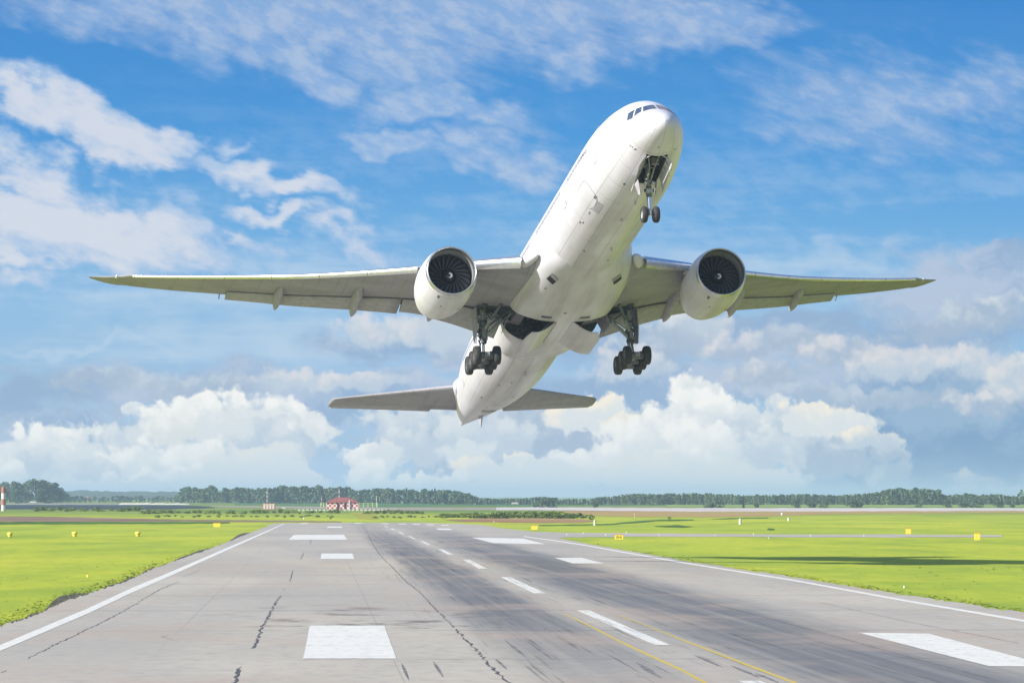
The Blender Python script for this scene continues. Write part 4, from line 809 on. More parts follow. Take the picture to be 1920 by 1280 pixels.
# --- root
air = empty("airliner"); tag(air, "white twin-engine airliner taking off with its landing gear down", "airliner")
_yaw, _pit, _rol = 0.19788570, 0.27242407, 0.00677071
_f = Vector((math.sin(_yaw) * math.cos(_pit), -math.cos(_yaw) * math.cos(_pit), math.sin(_pit)))
_r0 = _f.cross(Vector((0, 0, 1))).normalized(); _u0 = _r0.cross(_f)
_r = _r0 * math.cos(_rol) - _u0 * math.sin(_rol); _u = _u0 * math.cos(_rol) + _r0 * math.sin(_rol)
_m = Matrix(((-_f.x, _r.x, _u.x, 9.832), (-_f.y, _r.y, _u.y, 273.742), (-_f.z, _r.z, _u.z, 25.067 + CAM_H), (0, 0, 0, 1)))
air.matrix_world = _m
# --- fuselage
def loft(rings, close_ends=True):
    n = len(rings[0]); vs = [p for r in rings for p in r]; fs = []
    for j in range(len(rings) - 1):
        for i in range(n):
            k = (i + 1) % n; fs.append((j * n + i, j * n + k, (j + 1) * n + k, (j + 1) * n + i))
    if close_ends: fs += [tuple(range(n))[::-1], tuple(range((len(rings) - 1) * n, len(rings) * n))]
    return vs, fs
NR = 96
xs = [.01, .04, .12, .25, .4, .6] + [.85 + .3 * i for i in range(24)] + list(np.arange(8.2, 50, 1.6)) + list(np.arange(50, 73.3, .65)) + [73.4]
vs, fs = loft([[fus_pt(x, 2 * math.pi * i / NR) for i in range(NR)] for x in xs])
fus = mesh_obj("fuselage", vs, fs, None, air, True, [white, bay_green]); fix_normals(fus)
# --- belly fairing over the wing centre section
fB = pchip([23.6, 24.6, 25.6, 26.8, 28.6, 31, 34, 38, 41, 43.4, 45.5], [-2.7, -3.02, -3.22, -3.48, -3.70, -3.80, -3.84, -3.78, -3.58, -3.26, -2.8])
fW = pchip([23.6, 24.6, 25.6, 27, 29, 32, 36, 40, 43, 45.5], [2.4, 3.12, 3.42, 3.66, 3.86, 3.95, 3.85, 3.5, 3.1, 2.6])
def fair_pt(x, t):
    W_, B_ = fW(x), fB(x); zt = -.95; n = 2.9
    c, s = math.cos(t), math.sin(t)
    y = W_ * math.copysign(abs(s) ** (2 / n), s); z = zt + (zt - B_) * math.copysign(abs(c) ** (2 / n), c) if c < 0 else zt + .9 * c
    return (x, y, z)
fx = [23.6, 23.9, 24.3] + list(np.arange(24.7, 45.2, .45)) + [45.5]
vs, fs = loft([[fair_pt(x, 2 * math.pi * i / 88) for i in range(88)] for x in fx])
fairing = mesh_obj("belly_fairing", vs, fs, None, air, True, [fair_white, bay_green]); fix_normals(fairing)
# openings: nose gear bay and the two main wheel wells, cut as real recesses
def cutter(x0, x1, y0, y1, z0, z1, bev=0.0, taper=0.0):
    v = [(x0, y0, z0), (x1, y0, z0), (x1, y1, z0), (x0, y1, z0), (x0, y0, z1), (x1, y0, z1), (x1, y1, z1), (x0, y1, z1)]
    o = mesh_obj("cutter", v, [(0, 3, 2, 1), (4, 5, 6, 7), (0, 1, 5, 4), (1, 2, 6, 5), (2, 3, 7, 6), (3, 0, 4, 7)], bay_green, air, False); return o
def well_cutter(s):
    # outline in x, y of the open wheel well, rounded at its forward outer corner
    pl = [(33.25, .55), (33.25, 2.5), (33.45, 3.0), (33.9, 3.5), (34.6, 4.3), (38.0, 4.3), (38.3, 3.2), (38.3, .55)]
    v = [(x, s * y, -5.2) for x, y in pl] + [(x, s * y, -1.55) for x, y in pl]; n = len(pl)
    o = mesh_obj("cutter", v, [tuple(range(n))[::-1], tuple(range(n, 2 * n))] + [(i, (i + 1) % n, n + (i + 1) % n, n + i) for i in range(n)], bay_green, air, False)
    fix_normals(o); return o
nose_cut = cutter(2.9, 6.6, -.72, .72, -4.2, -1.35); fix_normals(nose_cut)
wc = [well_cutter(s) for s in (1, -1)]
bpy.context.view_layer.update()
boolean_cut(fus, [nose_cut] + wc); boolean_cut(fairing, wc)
for o in (fus, fairing): sharpen(o, 40)
# --- wings
def airfoil(n=26, t=.12, camber=.02):
    up, lo = [], []
    for i in range(n + 1):
        x = .5 * (1 - math.cos(math.pi * i / n))
        yt = 5 * t * (.2969 * math.sqrt(x) - .126 * x - .3516 * x**2 + .2843 * x**3 - .1030 * x**4)
        yc = camber * (math.sin(math.pi * x ** 1.3))
        up.append((x, yc + yt)); lo.append((x, yc - yt))
    return up[::-1] + lo[1:]         # TE over the top to the LE and back underneath
zLE = pchip([2.2, 4.1, 6.9, 11.3, 14, 18, 21, 24, 28, 30.2, 32.4], [-1.86, -1.58, -1.15, -.58, -.2, .44, 1.05, 1.70, 2.62, 3.18, 4.05])
def xLE(y): return 25.7 + .675 * (y - 3.1) if y < 29.8 else 25.7 + .675 * 26.7 + (y - 29.8) * 1.28
chord = pchip([2.2, 3.1, 10.6, 20, 29.8, 31.3, 32.4], [14.0, 13.3, 7.9, 5.05, 2.55, 1.5, .25])
twist = pchip([2.2, 10.6, 20, 32.4], [2.6, .9, -.3, -1.6])
thick = pchip([2.2, 10.6, 32.4], [.132, .108, .095])
def wing_pt(y, xc, zc, s=1):
    c = chord(y); a = R(twist(y)); X, Z = xc * c, zc * c
    return Vector((xLE(y) + X * math.cos(a) + Z * math.sin(a), s * y, zLE(y) - X * math.sin(a) + Z * math.cos(a)))
def prof_at(xc, t, camber=.02):
    yt = 5 * t * (.2969 * math.sqrt(max(xc, 0)) - .126 * xc - .3516 * xc**2 + .2843 * xc**3 - .1030 * xc**4); yc = camber * math.sin(math.pi * xc ** 1.3)
    return yc + yt, yc - yt
wy = [2.3, 3.1, 4, 5, 6, 7, 8, 9, 10, 10.6, 11.5, 13, 14.5, 16, 17.5, 19, 20.5, 22, 23.5, 25, 26.5, 28, 29.2, 29.8, 30.3, 30.8, 31.3, 31.8, 32.1, 32.35]
def make_wing(s):
    vs, fs = loft([[wing_pt(y, x, z, s) for x, z in airfoil(26, thick(y), .02)] for y in wy])
    w = mesh_obj("wing", vs, fs, None, air, True, [grey, bay_green]); fix_normals(w)
    pl = [(33.9, 3.0), (36.0, 5.85), (37.6, 5.85), (37.6, 3.0)]
    v = [(x, s * y, -3.8) for x, y in pl] + [(x, s * y, -1.98 + .1 * (y - 3)) for x, y in pl]
    c = mesh_obj("cutter", v, [(0, 1, 2, 3), (7, 6, 5, 4), (0, 4, 5, 1), (1, 5, 6, 2), (2, 6, 7, 3), (3, 7, 4, 0)], bay_green, air, False); fix_normals(c)
    bpy.context.view_layer.update(); boolean_cut(w, [c]); drop(c); sharpen(w, 40)
    # slats: run forward and down, with a slot behind them
    for (a, b) in ((4.5, 8.5), (11.0, 14.16), (14.2, 17.26), (17.3, 20.36), (20.4, 23.46), (23.5, 26.56), (26.6, 29.6)):
        rings = []
        for k in range(7):
            y = a + (b - a) * k / 6; t = thick(y); ring = []; c_ = chord(y); dx, dz = -.055 - .1 / c_, -.012 - .11 / c_
            for xc in (.13, .09, .05, .025, .01, .002, 0): ring.append(wing_pt(y, xc + dx, prof_at(xc, t)[0] + .012 + dz, s))
            for xc in (.002, .01, .02, .035): ring.append(wing_pt(y, xc + dx, prof_at(xc, t)[1] - .004 + dz, s))
            for xc in (.03, .02, .03, .08): ring.append(wing_pt(y, xc + dx, (prof_at(xc, t)[0] * .55 if xc > .025 else 0) + dz, s))
            rings.append(ring)
        v_, f_ = loft(rings); o = mesh_obj("slat", v_, f_, metal, air); fix_normals(o); sharpen(o, 50)
    # flaps, dropped a little, and the ailerons and flaperons
    for nm, a, b, x0, ext, ang, drp in (("flap", 3.9, 8.7, .80, .04, 9, .0), ("flaperon", 8.85, 10.9, .80, .02, 8, .0), ("flap", 11.05, 22.9, .79, .05, 9, .0)):
        rings = []
        for k in range(13):
            y = a + (b - a) * k / 12; c_ = chord(y); t = thick(y); lz = prof_at(x0, t)[1]
            fc = (1 - x0 + ext + .035); ring = []
            for x, z in airfoil(10, .13, .01):
                X = x * fc; Z = z * fc; A_ = R(ang)
                ring.append(wing_pt(y, x0 + X * math.cos(A_) + Z * math.sin(A_), lz - .012 - X * math.sin(A_) + Z * math.cos(A_), s))
            rings.append(ring)
        v_, f_ = loft(rings); o = mesh_obj(nm, v_, f_, lightgrey, air); fix_normals(o)
    # fairings over the flap tracks
    for y in (8.75, 14.1, 19.4):
        rings = []; c_ = chord(y)
        L = [.40, .44, .50, .58, .68, .80, .92, 1.02, 1.10, 1.16, 1.20]
        Wd = [.02, .13, .22, .28, .31, .31, .29, .24, .17, .09, .015]; H = [.02, .16, .34, .50, .60, .62, .56, .44, .30, .16, .02]
        k_ = .95 if y > 16 else 1.12 if y > 10 else 1.2
        for l, w_, h in zip(L, Wd, H):
            if y < 10: l = .46 + (l - .4) * .82
            base = wing_pt(y, min(l, 1.0), prof_at(min(l, 1.0), thick(y))[1] + .01, s)
            x = xLE(y) + l * c_; droop = max(0, l - .78) * c_ * .26
            zc = base.z - .22 * h - droop; rings.append([(x, s * y + w_ * k_ * math.cos(t), zc - h * k_ * (.78 if math.sin(t) < 0 else .55) * -math.sin(t) if False else zc + h * k_ * math.sin(t) * (.95 if math.sin(t) < 0 else .5)) for t in [2 * math.pi * i / 18 for i in range(18)]])
        v_, f_ = loft(rings); o = mesh_obj("flap_track_fairing", v_, f_, lightgrey, air); fix_normals(o)
    # static and fuel jettison pipes near the trailing edge
    p = wing_pt(23.3, 1.0, 0, s); MB().tube(p + Vector((-.3, 0, .02)), p + Vector((.25, 0, -.28)), .05).obj("vent_pipe", lightgrey, air)
    # tip light
    p = wing_pt(30.6, .01, 0, s); MB().lathe([(-.12, .0), (-.1, .05), (0, .09), (.25, .1), (.4, .0)], p, 'X', 10).obj("wingtip_light", lampm, air)
    # root fillet pod where the leading edge meets the fairing
    rings = []
    for x, r in ((25.0, .02), (25.1, .16), (25.4, .28), (25.9, .36), (26.4, .38), (27.0, .34), (27.8, .15)):
        rings.append([(x, s * 4.02 + r * 1.15 * math.cos(t) - s * (26.4 - min(x, 26.4)) * .35, -1.62 + r * math.sin(t)) for t in [2 * math.pi * i / 16 for i in range(16)]])
    v_, f_ = loft(rings); o = mesh_obj("wing_root_fillet", v_, f_, fair_white, air); fix_normals(o)
    return w
for s in (1, -1): make_wing(s)
# --- tail
def make_surface(name, stations, m, vertical=False, t=.09):
    """stations: (span, x leading edge, chord, height)"""
    rings = []
    for (y, x0, c, z) in stations:
        rings.append([((x0 + x * c, zz * c, z + y) if vertical else (x0 + x * c, y, z - zz * c * -1)) for x, zz in airfoil(16, t, 0)])
    v_, f_ = loft(rings); o = mesh_obj(name, v_, f_, m, air); fix_normals(o); return o
for s in (1, -1):
    st = [(s * y, 63.6 + (y - 1) * .755, pchip([0, 1, 10.75], [7.6, 7.0, 2.35])(y), .72 + y * .112) for y in (.4, 1.6, 3, 4.5, 6, 7.5, 9, 10, 10.55)] + [(s * 10.8, 71.3, 1.9, 1.93)]
    o = make_surface("tailplane", st, grey, False, .10)
    # elevator, hinged a shade below the tailplane's trailing edge
    rings = []
    for (y, x0, c, z) in st[2:-1]:
        rings.append([(x0 + (.735 + .285 * x) * c, y, z - .004 * c + zz * .30 * c - .02 * x * c) for x, zz in airfoil(8, .16, 0)])
    v_, f_ = loft(rings); e_ = mesh_obj("elevator", v_, f_, lightgrey, air); fix_normals(e_)
    rings = [[(x, s * (w0 + r * .7 * math.cos(t)), .86 + r * math.sin(t)) for t in [2 * math.pi * i / 14 for i in range(14)]] for x, w0, r in ((62.6, 2.05, .05), (63.2, 2.0, .35), (64.2, 1.95, .5), (66, 1.6, .45), (69, 1.1, .2))]
    v_, f_ = loft(rings); o = mesh_obj("tailplane_fillet", v_, f_, fair_white, air); fix_normals(o)
fin = make_surface("tail_fin", [(0, 54.5, 13.2, 2.4), (1.2, 56.6, 9.2, 2.4), (3, 58.2, 6.6, 2.4), (5.2, 59.6, 4.9, 2.4), (6.9, 60.9, 3.8, 2.4), (7.3, 61.5, 3.0, 2.4)], white, True, .09)
# rear details: tail skid under the fuselage, APU outlet
sk = MB(); z0 = f_bot(65.2)
sk.add([(64.7, -.09, z0 + .1), (65.9, -.09, z0 + .25), (65.55, -.04, z0 - .78), (65.28, -.04, z0 - .78), (64.7, .09, z0 + .1), (65.9, .09, z0 + .25), (65.55, .04, z0 - .78), (65.28, .04, z0 - .78)],
       [(0, 1, 2, 3), (7, 6, 5, 4), (0, 4, 5, 1), (1, 5, 6, 2), (2, 6, 7, 3), (3, 7, 4, 0)]); sk.obj("tail_skid", lightgrey, air, False)
# --- cabin windows and doors laid on the skin
def skin_patch(x0, x1, z0, z1, s, off, nx=3, nz=6, corner=.25):
    """a rounded panel following the skin; returns verts and faces"""
    cx, cz = (x0 + x1) / 2, (z0 + z1) / 2; hx, hz = (x1 - x0) / 2, (z1 - z0) / 2; ring = []
    for i in range(20):
        t = 2 * math.pi * i / 20; n = 3.2
        ring.append((cx + hx * math.copysign(abs(math.cos(t)) ** (2 / n), math.cos(t)), cz + hz * math.copysign(abs(math.sin(t)) ** (2 / n), math.sin(t))))
    def P3(x, z):
        p = fus_pt(x, fus_surface_t(x, z), off); return (p[0], s * p[1], p[2])
    v = [P3(cx, cz)] + [P3(cx + (x - cx) * .55, cz + (z - cz) * .55) for x, z in ring] + [P3(x, z) for x, z in ring]
    f = [(0, 1 + i, 1 + (i + 1) % 20) for i in range(20)] + [(1 + i, 21 + i, 21 + (i + 1) % 20, 1 + (i + 1) % 20) for i in range(20)]
    if s < 0: f = [tuple(reversed(q)) for q in f]
    return v, f
doors_x = (8.6, 17.5, 28.2, 44.0, 58.6); wxs = [x for x in np.arange(10.4, 57.4, .535) if all(abs(x - d) > .95 for d in doors_x)]
v0, f0 = skin_patch(19.87, 20.13, .52, .90, 1, .012); tmpl = None
for x in wxs:
    if x < 50:
        if tmpl is None: tmpl = mesh_obj("cabin_window", [(a - 20, b, c) for a, b, c in v0], f0, winm, air); tmpl.location = (x, 0, 0)
        else:
            o = tmpl.copy(); COL.objects.link(o); o.parent = air; o.location = (x, 0, 0)
mb = MB()
for x in wxs: mb.add(*skin_patch(x - .13, x + .13, .52, .90, -1, .012))
for x in wxs:
    if x >= 50: mb.add(*skin_patch(x - .13, x + .13, .52, .90, 1, .012))
o = mb.obj("cabin_window", winm, air); o["kind"] = "stuff"
for s in (1, -1):
    for x in doors_x:
        # a door reads by its outline: a thin dark gap round a proud panel
        mb = MB(); v_, f_ = skin_patch(x - .56, x + .56, -.82, 1.14, s, .006); mb.add(v_, f_, 0)
        v_, f_ = skin_patch(x - .53, x + .53, -.79, 1.11, s, .014); mb.add(v_, f_, 1); mb.obj("cabin_door", [darkm, white], air)
    for x, w in ((12.6, 2.7), (49.5, 1.8)):
        if s > 0:
            mb = MB(); v_, f_ = skin_patch(x - w / 2 - .03, x + w / 2 + .03, -2.33, -.87, s, .005); mb.add(v_, f_, 0)
            v_, f_ = skin_patch(x - w / 2, x + w / 2, -2.3, -.9, s, .011); mb.add(v_, f_, 1); mb.obj("cargo_door", [geard, white], air)
# --- things laid on the skin: cockpit panes, inlets, masts, stains
from mathutils.bvhtree import BVHTree
def bvh_of(o): return BVHTree.FromPolygons([v.co for v in o.data.vertices], [p.vertices[:] for p in o.data.polygons])
B_fus = bvh_of(fus); B_fair = bvh_of(fairing)
def quad_on(b, c4, off, n=5, inset=0.0):
    """grid over four corners (in order round the pane), pressed on the skin and lifted by off"""
    c4 = [Vector(c) for c in c4]; mid_ = sum(c4, Vector()) / 4; c4 = [c + (mid_ - c) * inset for c in c4]; vs = []
    for j in range(n + 1):
        for i in range(n + 1):
            u, v = i / n, j / n
            p = c4[0] * (1 - u) * (1 - v) + c4[1] * u * (1 - v) + c4[2] * u * v + c4[3] * (1 - u) * v
            co, nr, _, _ = b.find_nearest(p); vs.append(co + nr * off)
    return vs, [(j * (n + 1) + i, j * (n + 1) + i + 1, (j + 1) * (n + 1) + i + 1, (j + 1) * (n + 1) + i) for j in range(n) for i in range(n)]
panes = [[(2.80, .055, 1.14), (2.86, .73, 1.03), (2.12, .93, .42), (1.95, .055, .54)],
         [(2.93, .81, 1.03), (3.16, 1.12, .99), (2.55, 1.47, .25), (2.32, 1.03, .46)],
         [(3.22, 1.22, .95), (3.62, 1.55, .84), (3.22, 1.84, .22), (2.63, 1.59, .16)]]
for s in (1, -1):
    for q in panes:
        q_ = [(a, s * b_, c) for a, b_, c in q]; mb = MB()
        v_, f_ = quad_on(B_fus, q_, .008, 6, -.07); mb.add(v_, f_, 1); v_, f_ = quad_on(B_fus, q_, .022, 6); mb.add(v_, f_, 0)
        mb.obj("cockpit_window", [glass, frame_m], air)
def dot(name, b, c, lx, ly, m, off=.012, rot=0):
    c = Vector(c); d = Vector((math.cos(rot), math.sin(rot), 0)); e = Vector((-math.sin(rot), math.cos(rot), 0))
    v_, f_ = quad_on(b, [c - d * lx - e * ly, c + d * lx - e * ly, c + d * lx + e * ly, c - d * lx + e * ly], off, 3)
    return mesh_obj(name, v_, f_, m, air)
def blade(b, c, L, H, m=lightgrey):          # a small swept blade aerial or drain mast
    co, nr, _, _ = b.find_nearest(Vector(c)); co = co - nr * .03; f = Vector((1, 0, 0)); w = nr.cross(f).normalized() * .035
    p = [co - w, co + w, co + f * L + w * .4, co + f * L - w * .4]; q = [co + nr * H + f * L * .55 - w * .5, co + nr * H + f * L * .55 + w * .5, co + nr * H + f * L * .95 + w * .3, co + nr * H + f * L * .95 - w * .3]
    o = mesh_obj("blade_antenna", p + q, [(3, 2, 1, 0), (4, 5, 6, 7), (0, 1, 5, 4), (1, 2, 6, 5), (2, 3, 7, 6), (3, 0, 4, 7)], m, air, False); fix_normals(o)
for c, a, b_, r_ in (((7.03, 2.82, -.67), .30, .05, 0), ((16.8, 3.03, -.67), .28, .05, 0), ((3.21, 1.75, -1.62), .09, .05, 0), ((3.12, 1.63, -1.72), .07, .06, 0), ((3.06, 1.44, -1.89), .14, .06, .7),
                     ((7.42, 1.25, -2.71), .16, .07, 0), ((11.6, 2.26, -2.12), .26, .16, 0), ((16.62, 2.24, -2.15), .17, .06, 0), ((16.3, 2.1, -2.27), .15, .06, 0), ((14.3, 2.1, -2.29), .22, .05, 0),
                     ((1.9, .14, -2.11), .05, .06, 0), ((2.7, -1.2, -2.0), .05, .1, 0), ((57.2, 1.49, -2.19), .22, .08, 0), ((55.0, -.5, -2.8), .12, .06, 0), ((60, .6, -2.2), .12, .08, 0), ((62.3, -.4, -1.9), .3, .2, 0), ((52, 1.2, -2.9), .1, .06, 0), ((20.5, 1.2, -2.9), .12, .06, 0), ((22, -.8, -3), .1, .08, 0)):
    dot("access_panel", B_fus, c, a, b_, geard, .012, r_)
dot("access_panel", B_fus, (12.7, 1.9, -2.4), .9, .34, lightgrey, .009); dot("access_panel", B_fus, (62, .1, -1.9), .8, .5, lightgrey, .009)
for c, a, b_ in (((31.36, .35, -3.8), .12, .11), ((32.4, 1.5, -3.77), .2, .38), ((32.4, -1.3, -3.8), .2, .38), ((27.5, 2.5, -3.2), .1, .06)): dot("access_panel", B_fair, c, a, b_, geard)
for c, L, H in (((9.5, 0, -3.1), .4, .32), ((13, .2, -3.1), .35, .3), ((47.5, 0, -3.1), .45, .36), ((19, -.4, -3.1), .25, .25), ((50.5, .5, -3), .3, .25)): blade(B_fus, c, L, H)
blade(B_fus, (17, 0, 3.1), .5, .4); blade(B_fus, (36, 0, 3.1), .5, .4)
# ram air inlets in the front of the fairing: near-black patch painted for a scoop's shade, with a louvre strip
for s in (1, -1):
    fr = MB(); c4 = [(25.40, s * 2.42, -2.86), (25.85, s * 1.92, -3.10), (26.62, s * 2.18, -3.2), (26.20, s * 2.72, -2.98)]
    v_, f_ = quad_on(B_fair, c4, .02, 4, -.10); fr.add(v_, f_, 0); v_, f_ = quad_on(B_fair, c4, .035, 4); fr.add(v_, f_, 1)
    v_, f_ = quad_on(B_fair, [c4[0], c4[1], Vector(c4[1]) * .62 + Vector(c4[2]) * .38, Vector(c4[0]) * .62 + Vector(c4[3]) * .38], .05, 3, .06); fr.add(v_, f_, 2)
    fr.obj("air_inlet", [fair_white, darkm, lightgrey], air)
# --- engines
def make_engine(s):
    ex, ey, ez = 25.0, 9.61 * s, -2.78
    o3 = (ex, ey, ez); mb = MB()
    outer = [(.33, 1.805), (.6, 1.87), (1.1, 1.94), (1.8, 1.985), (2.6, 2.0), (3.6, 1.975), (4.6, 1.88), (5.4, 1.74), (6.1, 1.57), (6.6, 1.44), (6.62, 1.36), (6.2, 1.34), (5.2, 1.4)]
    mb.lathe(outer, o3, 'X', 80, 0)
    nac = mb.obj("engine", [nac_white, copper], air); fix_normals(nac); sharpen(nac, 50)
    tag(nac, None)
    lip = MB(); n_ = 15; pr = []
    for i in range(n_ + 1):          # elliptical lip from the outside round to the throat
        t = math.pi * i / n_; pr.append((.33 - .33 * math.sin(t) if t < math.pi / 2 else .42 - .42 * math.sin(t), 1.70 + (.105 if t < math.pi / 2 else .10) * math.cos(t)))
    lip.lathe(pr, o3, 'X', 80); l_ = lip.obj("inlet_lip", lipm, nac); fix_normals(l_)
    li = MB(); li.lathe([(.42, 1.60), (.9, 1.615), (1.45, 1.64), (1.75, 1.64)], o3, 'X', 80); li.obj("inlet_liner", liner, nac)
    bk = MB(); bk.lathe([(2.0, 1.64), (2.0, .3)], o3, 'X', 48, 0); bk.lathe([(1.75, 1.64), (2.0, 1.64)], o3, 'X', 48, 0); bk.obj("fan_case", darkm, nac)
    # fan: 22 swept blades
    NB = 22; me_ = None
    for k in range(NB):
        a0 = 2 * math.pi * k / NB
        if me_ is None:
            b = MB(); nr_, nc_ = 12, 5; V = []
            for j in range(nr_ + 1):
                q = j / nr_; r = .50 + q * 1.125; tw = R(28 + 34 * q); ch = .42 + .22 * math.sin(q * 2.2); sweep = .30 * q * q - .16 * q; lean = .16 * math.sin(q * math.pi)
                for i in range(nc_ + 1):
                    c = (i / nc_ - .5) * ch; th_ = (c * math.sin(tw)) / max(r, .6) + lean * .6 + (.42 - r * .16) * 0
                    X = 1.45 + c * math.cos(tw) + sweep * .25
                    V.append((X, r * math.cos(th_ + q * .38), r * math.sin(th_ + q * .38)))
            F = [(j * (nc_ + 1) + i, j * (nc_ + 1) + i + 1, (j + 1) * (nc_ + 1) + i + 1, (j + 1) * (nc_ + 1) + i) for j in range(nr_) for i in range(nc_)]
            b.v = V; b.f = F; b.m = [1 if f % nc_ == 0 else 0 for f in range(len(F))]
            bl = b.obj("fan_blade", [bladem, bladeedge], nac); bl.location = o3; me_ = bl
            md = bl.modifiers.new("thickness", 'SOLIDIFY'); md.thickness = .03; md.offset = 0
            bpy.context.view_layer.update(); dg = bpy.context.evaluated_depsgraph_get(); nm = bpy.data.meshes.new_from_object(bl.evaluated_get(dg)); bl.modifiers.clear(); bl.data = nm
        else:
            bl = me_.copy(); COL.objects.link(bl); bl.parent = nac
        bl.rotation_euler = (a0, 0, 0)
    sp = MB(); sp.lathe([(.86, .01), (.90, .09), (1.0, .21), (1.15, .34), (1.35, .44), (1.6, .49), (1.8, .52)], o3, 'X', 40); sp.obj("spinner", spinm, nac)
    mk = MB(); V = []; N = 40     # white comma on the spinner
    for i in range(N + 1):
        q = i / N; a = .6 + q * 5.4; r = .045 + .185 * q; w = .135 * math.sin(math.pi * min(1, q * 1.02 + .12)) + .006
        for rr in (r - w * .6, r + w * .6):
            rr = max(rr, .012); xx = np.interp(rr, [0, .09, .21, .34, .46], [.845, .895, .985, 1.125, 1.32]) - .012
            V.append((ex + xx, ey + rr * math.cos(a), ez + rr * math.sin(a)))
    mk.add(V, [(2 * i, 2 * i + 1, 2 * i + 3, 2 * i + 2) for i in range(N)]); mk.obj("spinner_mark", markm, nac)
    co = MB(); co.lathe([(5.0, .95), (6.2, 1.12), (7.2, 1.02), (8.1, .80), (8.15, .72), (7.6, .66)], o3, 'X', 48, 0); co.lathe([(7.4, .5), (8.2, .48), (9.0, .26), (9.35, .03)], o3, 'X', 32, 0)
    c_ = co.obj("exhaust_nozzle", copper, nac)
    # strake on the inboard shoulder, latch panels and drain mast underneath
    st = MB(); a = R(22); yy = -s * math.cos(a); zz = math.sin(a); n_ = Vector((0, yy, zz)); c0 = Vector(o3) + n_ * 1.93; tdir = Vector((0, -zz, yy)) * .02
    P_ = [c0 + Vector((1.5, 0, 0)), c0 + Vector((3.1, 0, 0)), c0 + Vector((3.0, 0, 0)) + n_ * .26, c0 + Vector((2.4, 0, 0)) + n_ * .24]
    st.add([p - tdir for p in P_] + [p + tdir for p in P_], [(0, 1, 2, 3), (7, 6, 5, 4), (0, 4, 5, 1), (1, 5, 6, 2), (2, 6, 7, 3), (3, 7, 4, 0)]); so_ = st.obj("nacelle_strake", lightgrey, nac, False); fix_normals(so_)
    Bn = bvh_of(nac)
    def npanel(ang, x0, x1, half, m, off=.01):
        def pt(x, a_): return (ex + x, ey + 2 * math.cos(a_), ez + 2 * math.sin(a_))
        v_, f_ = quad_on(Bn, [pt(x0, ang - half), pt(x1, ang - half), pt(x1, ang + half), pt(x0, ang + half)], off, 6); return mesh_obj("nacelle_panel", v_, f_, m, nac)
    npanel(R(-62), .55, .95, .045, geard); npanel(R(-118), 3.0, 3.5, .05, lightgrey); npanel(R(-75), 2.0, 2.2, .03, geard); npanel(R(-140), 1.4, 1.6, .03, geard)
    jm = MB()
    for x in (.62, 2.55, 4.45): jm.lathe([(x - .012, float(np.interp(x, [p[0] for p in outer[:10]], [p[1] for p in outer[:10]])) + .004), (x + .012, float(np.interp(x + .02, [p[0] for p in outer[:10]], [p[1] for p in outer[:10]])) + .004)], o3, 'X', 80, 0)
    jm.obj("cowl_joint", liner, nac)
    # pylon
    rings = []
    for x, zt, zb, w in ((26.9, -.86, -1.2, .06), (27.6, -.62, -1.3, .24), (28.8, -.50, -1.5, .30), (30.2, -.50, -1.6, .31), (31.6, -.62, -1.75, .30), (33.2, -.95, -2.0, .26), (34.8, -1.1, -1.6, .14), (35.6, -1.15, -1.3, .03)):
        rings.append([(x, ey + w * math.copysign(abs(math.cos(t)) ** .5, math.cos(t)), (zt + zb) / 2 + (zt - zb) / 2 * math.copysign(abs(math.sin(t)) ** .6, math.sin(t))) for t in [2 * math.pi * i / 20 for i in range(20)]])
    v_, f_ = loft(rings); p_ = mesh_obj("engine_pylon", v_, f_, nac_white, air); fix_normals(p_)
for s in (1, -1): make_engine(s)
# --- landing gear
def wheel_mb(r, w, side):
    """tyre, rim and hub about the y axis; side is the direction its outer face looks"""
    mb = MB(); h = w / 2; k = r
    ty = [(-h * .80, k * .50), (-h * .95, k * .56), (-h, k * .72), (-h * .93, k * .88), (-h * .70, k * .97), (-h * .35, k * .995), (-h * .31, k * .975), (-h * .25, k * .995), (0, k), (h * .25, k * .995), (h * .31, k * .975), (h * .35, k * .995), (h * .70, k * .97), (h * .93, k * .88), (h, k * .72), (h * .95, k * .56), (h * .80, k * .50)]
    mb.lathe(ty, (0, 0, 0), 'Y', 44, 0)
    for sg, rm in ((side, 1), (-side, 2)):
        mb.lathe([(sg * h * .80, k * .50), (sg * h * .82, k * .47), (sg * h * .55, k * .43), (sg * h * .45, k * .26), (sg * h * .62, k * .22), (sg * h * .70, k * .14), (sg * h * .72, .005)], (0, 0, 0), 'Y', 40, rm)
        for i in range(9):
            t = 2 * math.pi * i / 9; mb.tube((k * .345 * math.cos(t), sg * h * .46, k * .345 * math.sin(t)), (k * .345 * math.cos(t), sg * h * .53, k * .345 * math.sin(t)), k * .05, k * .05, 8, 3)
    return mb
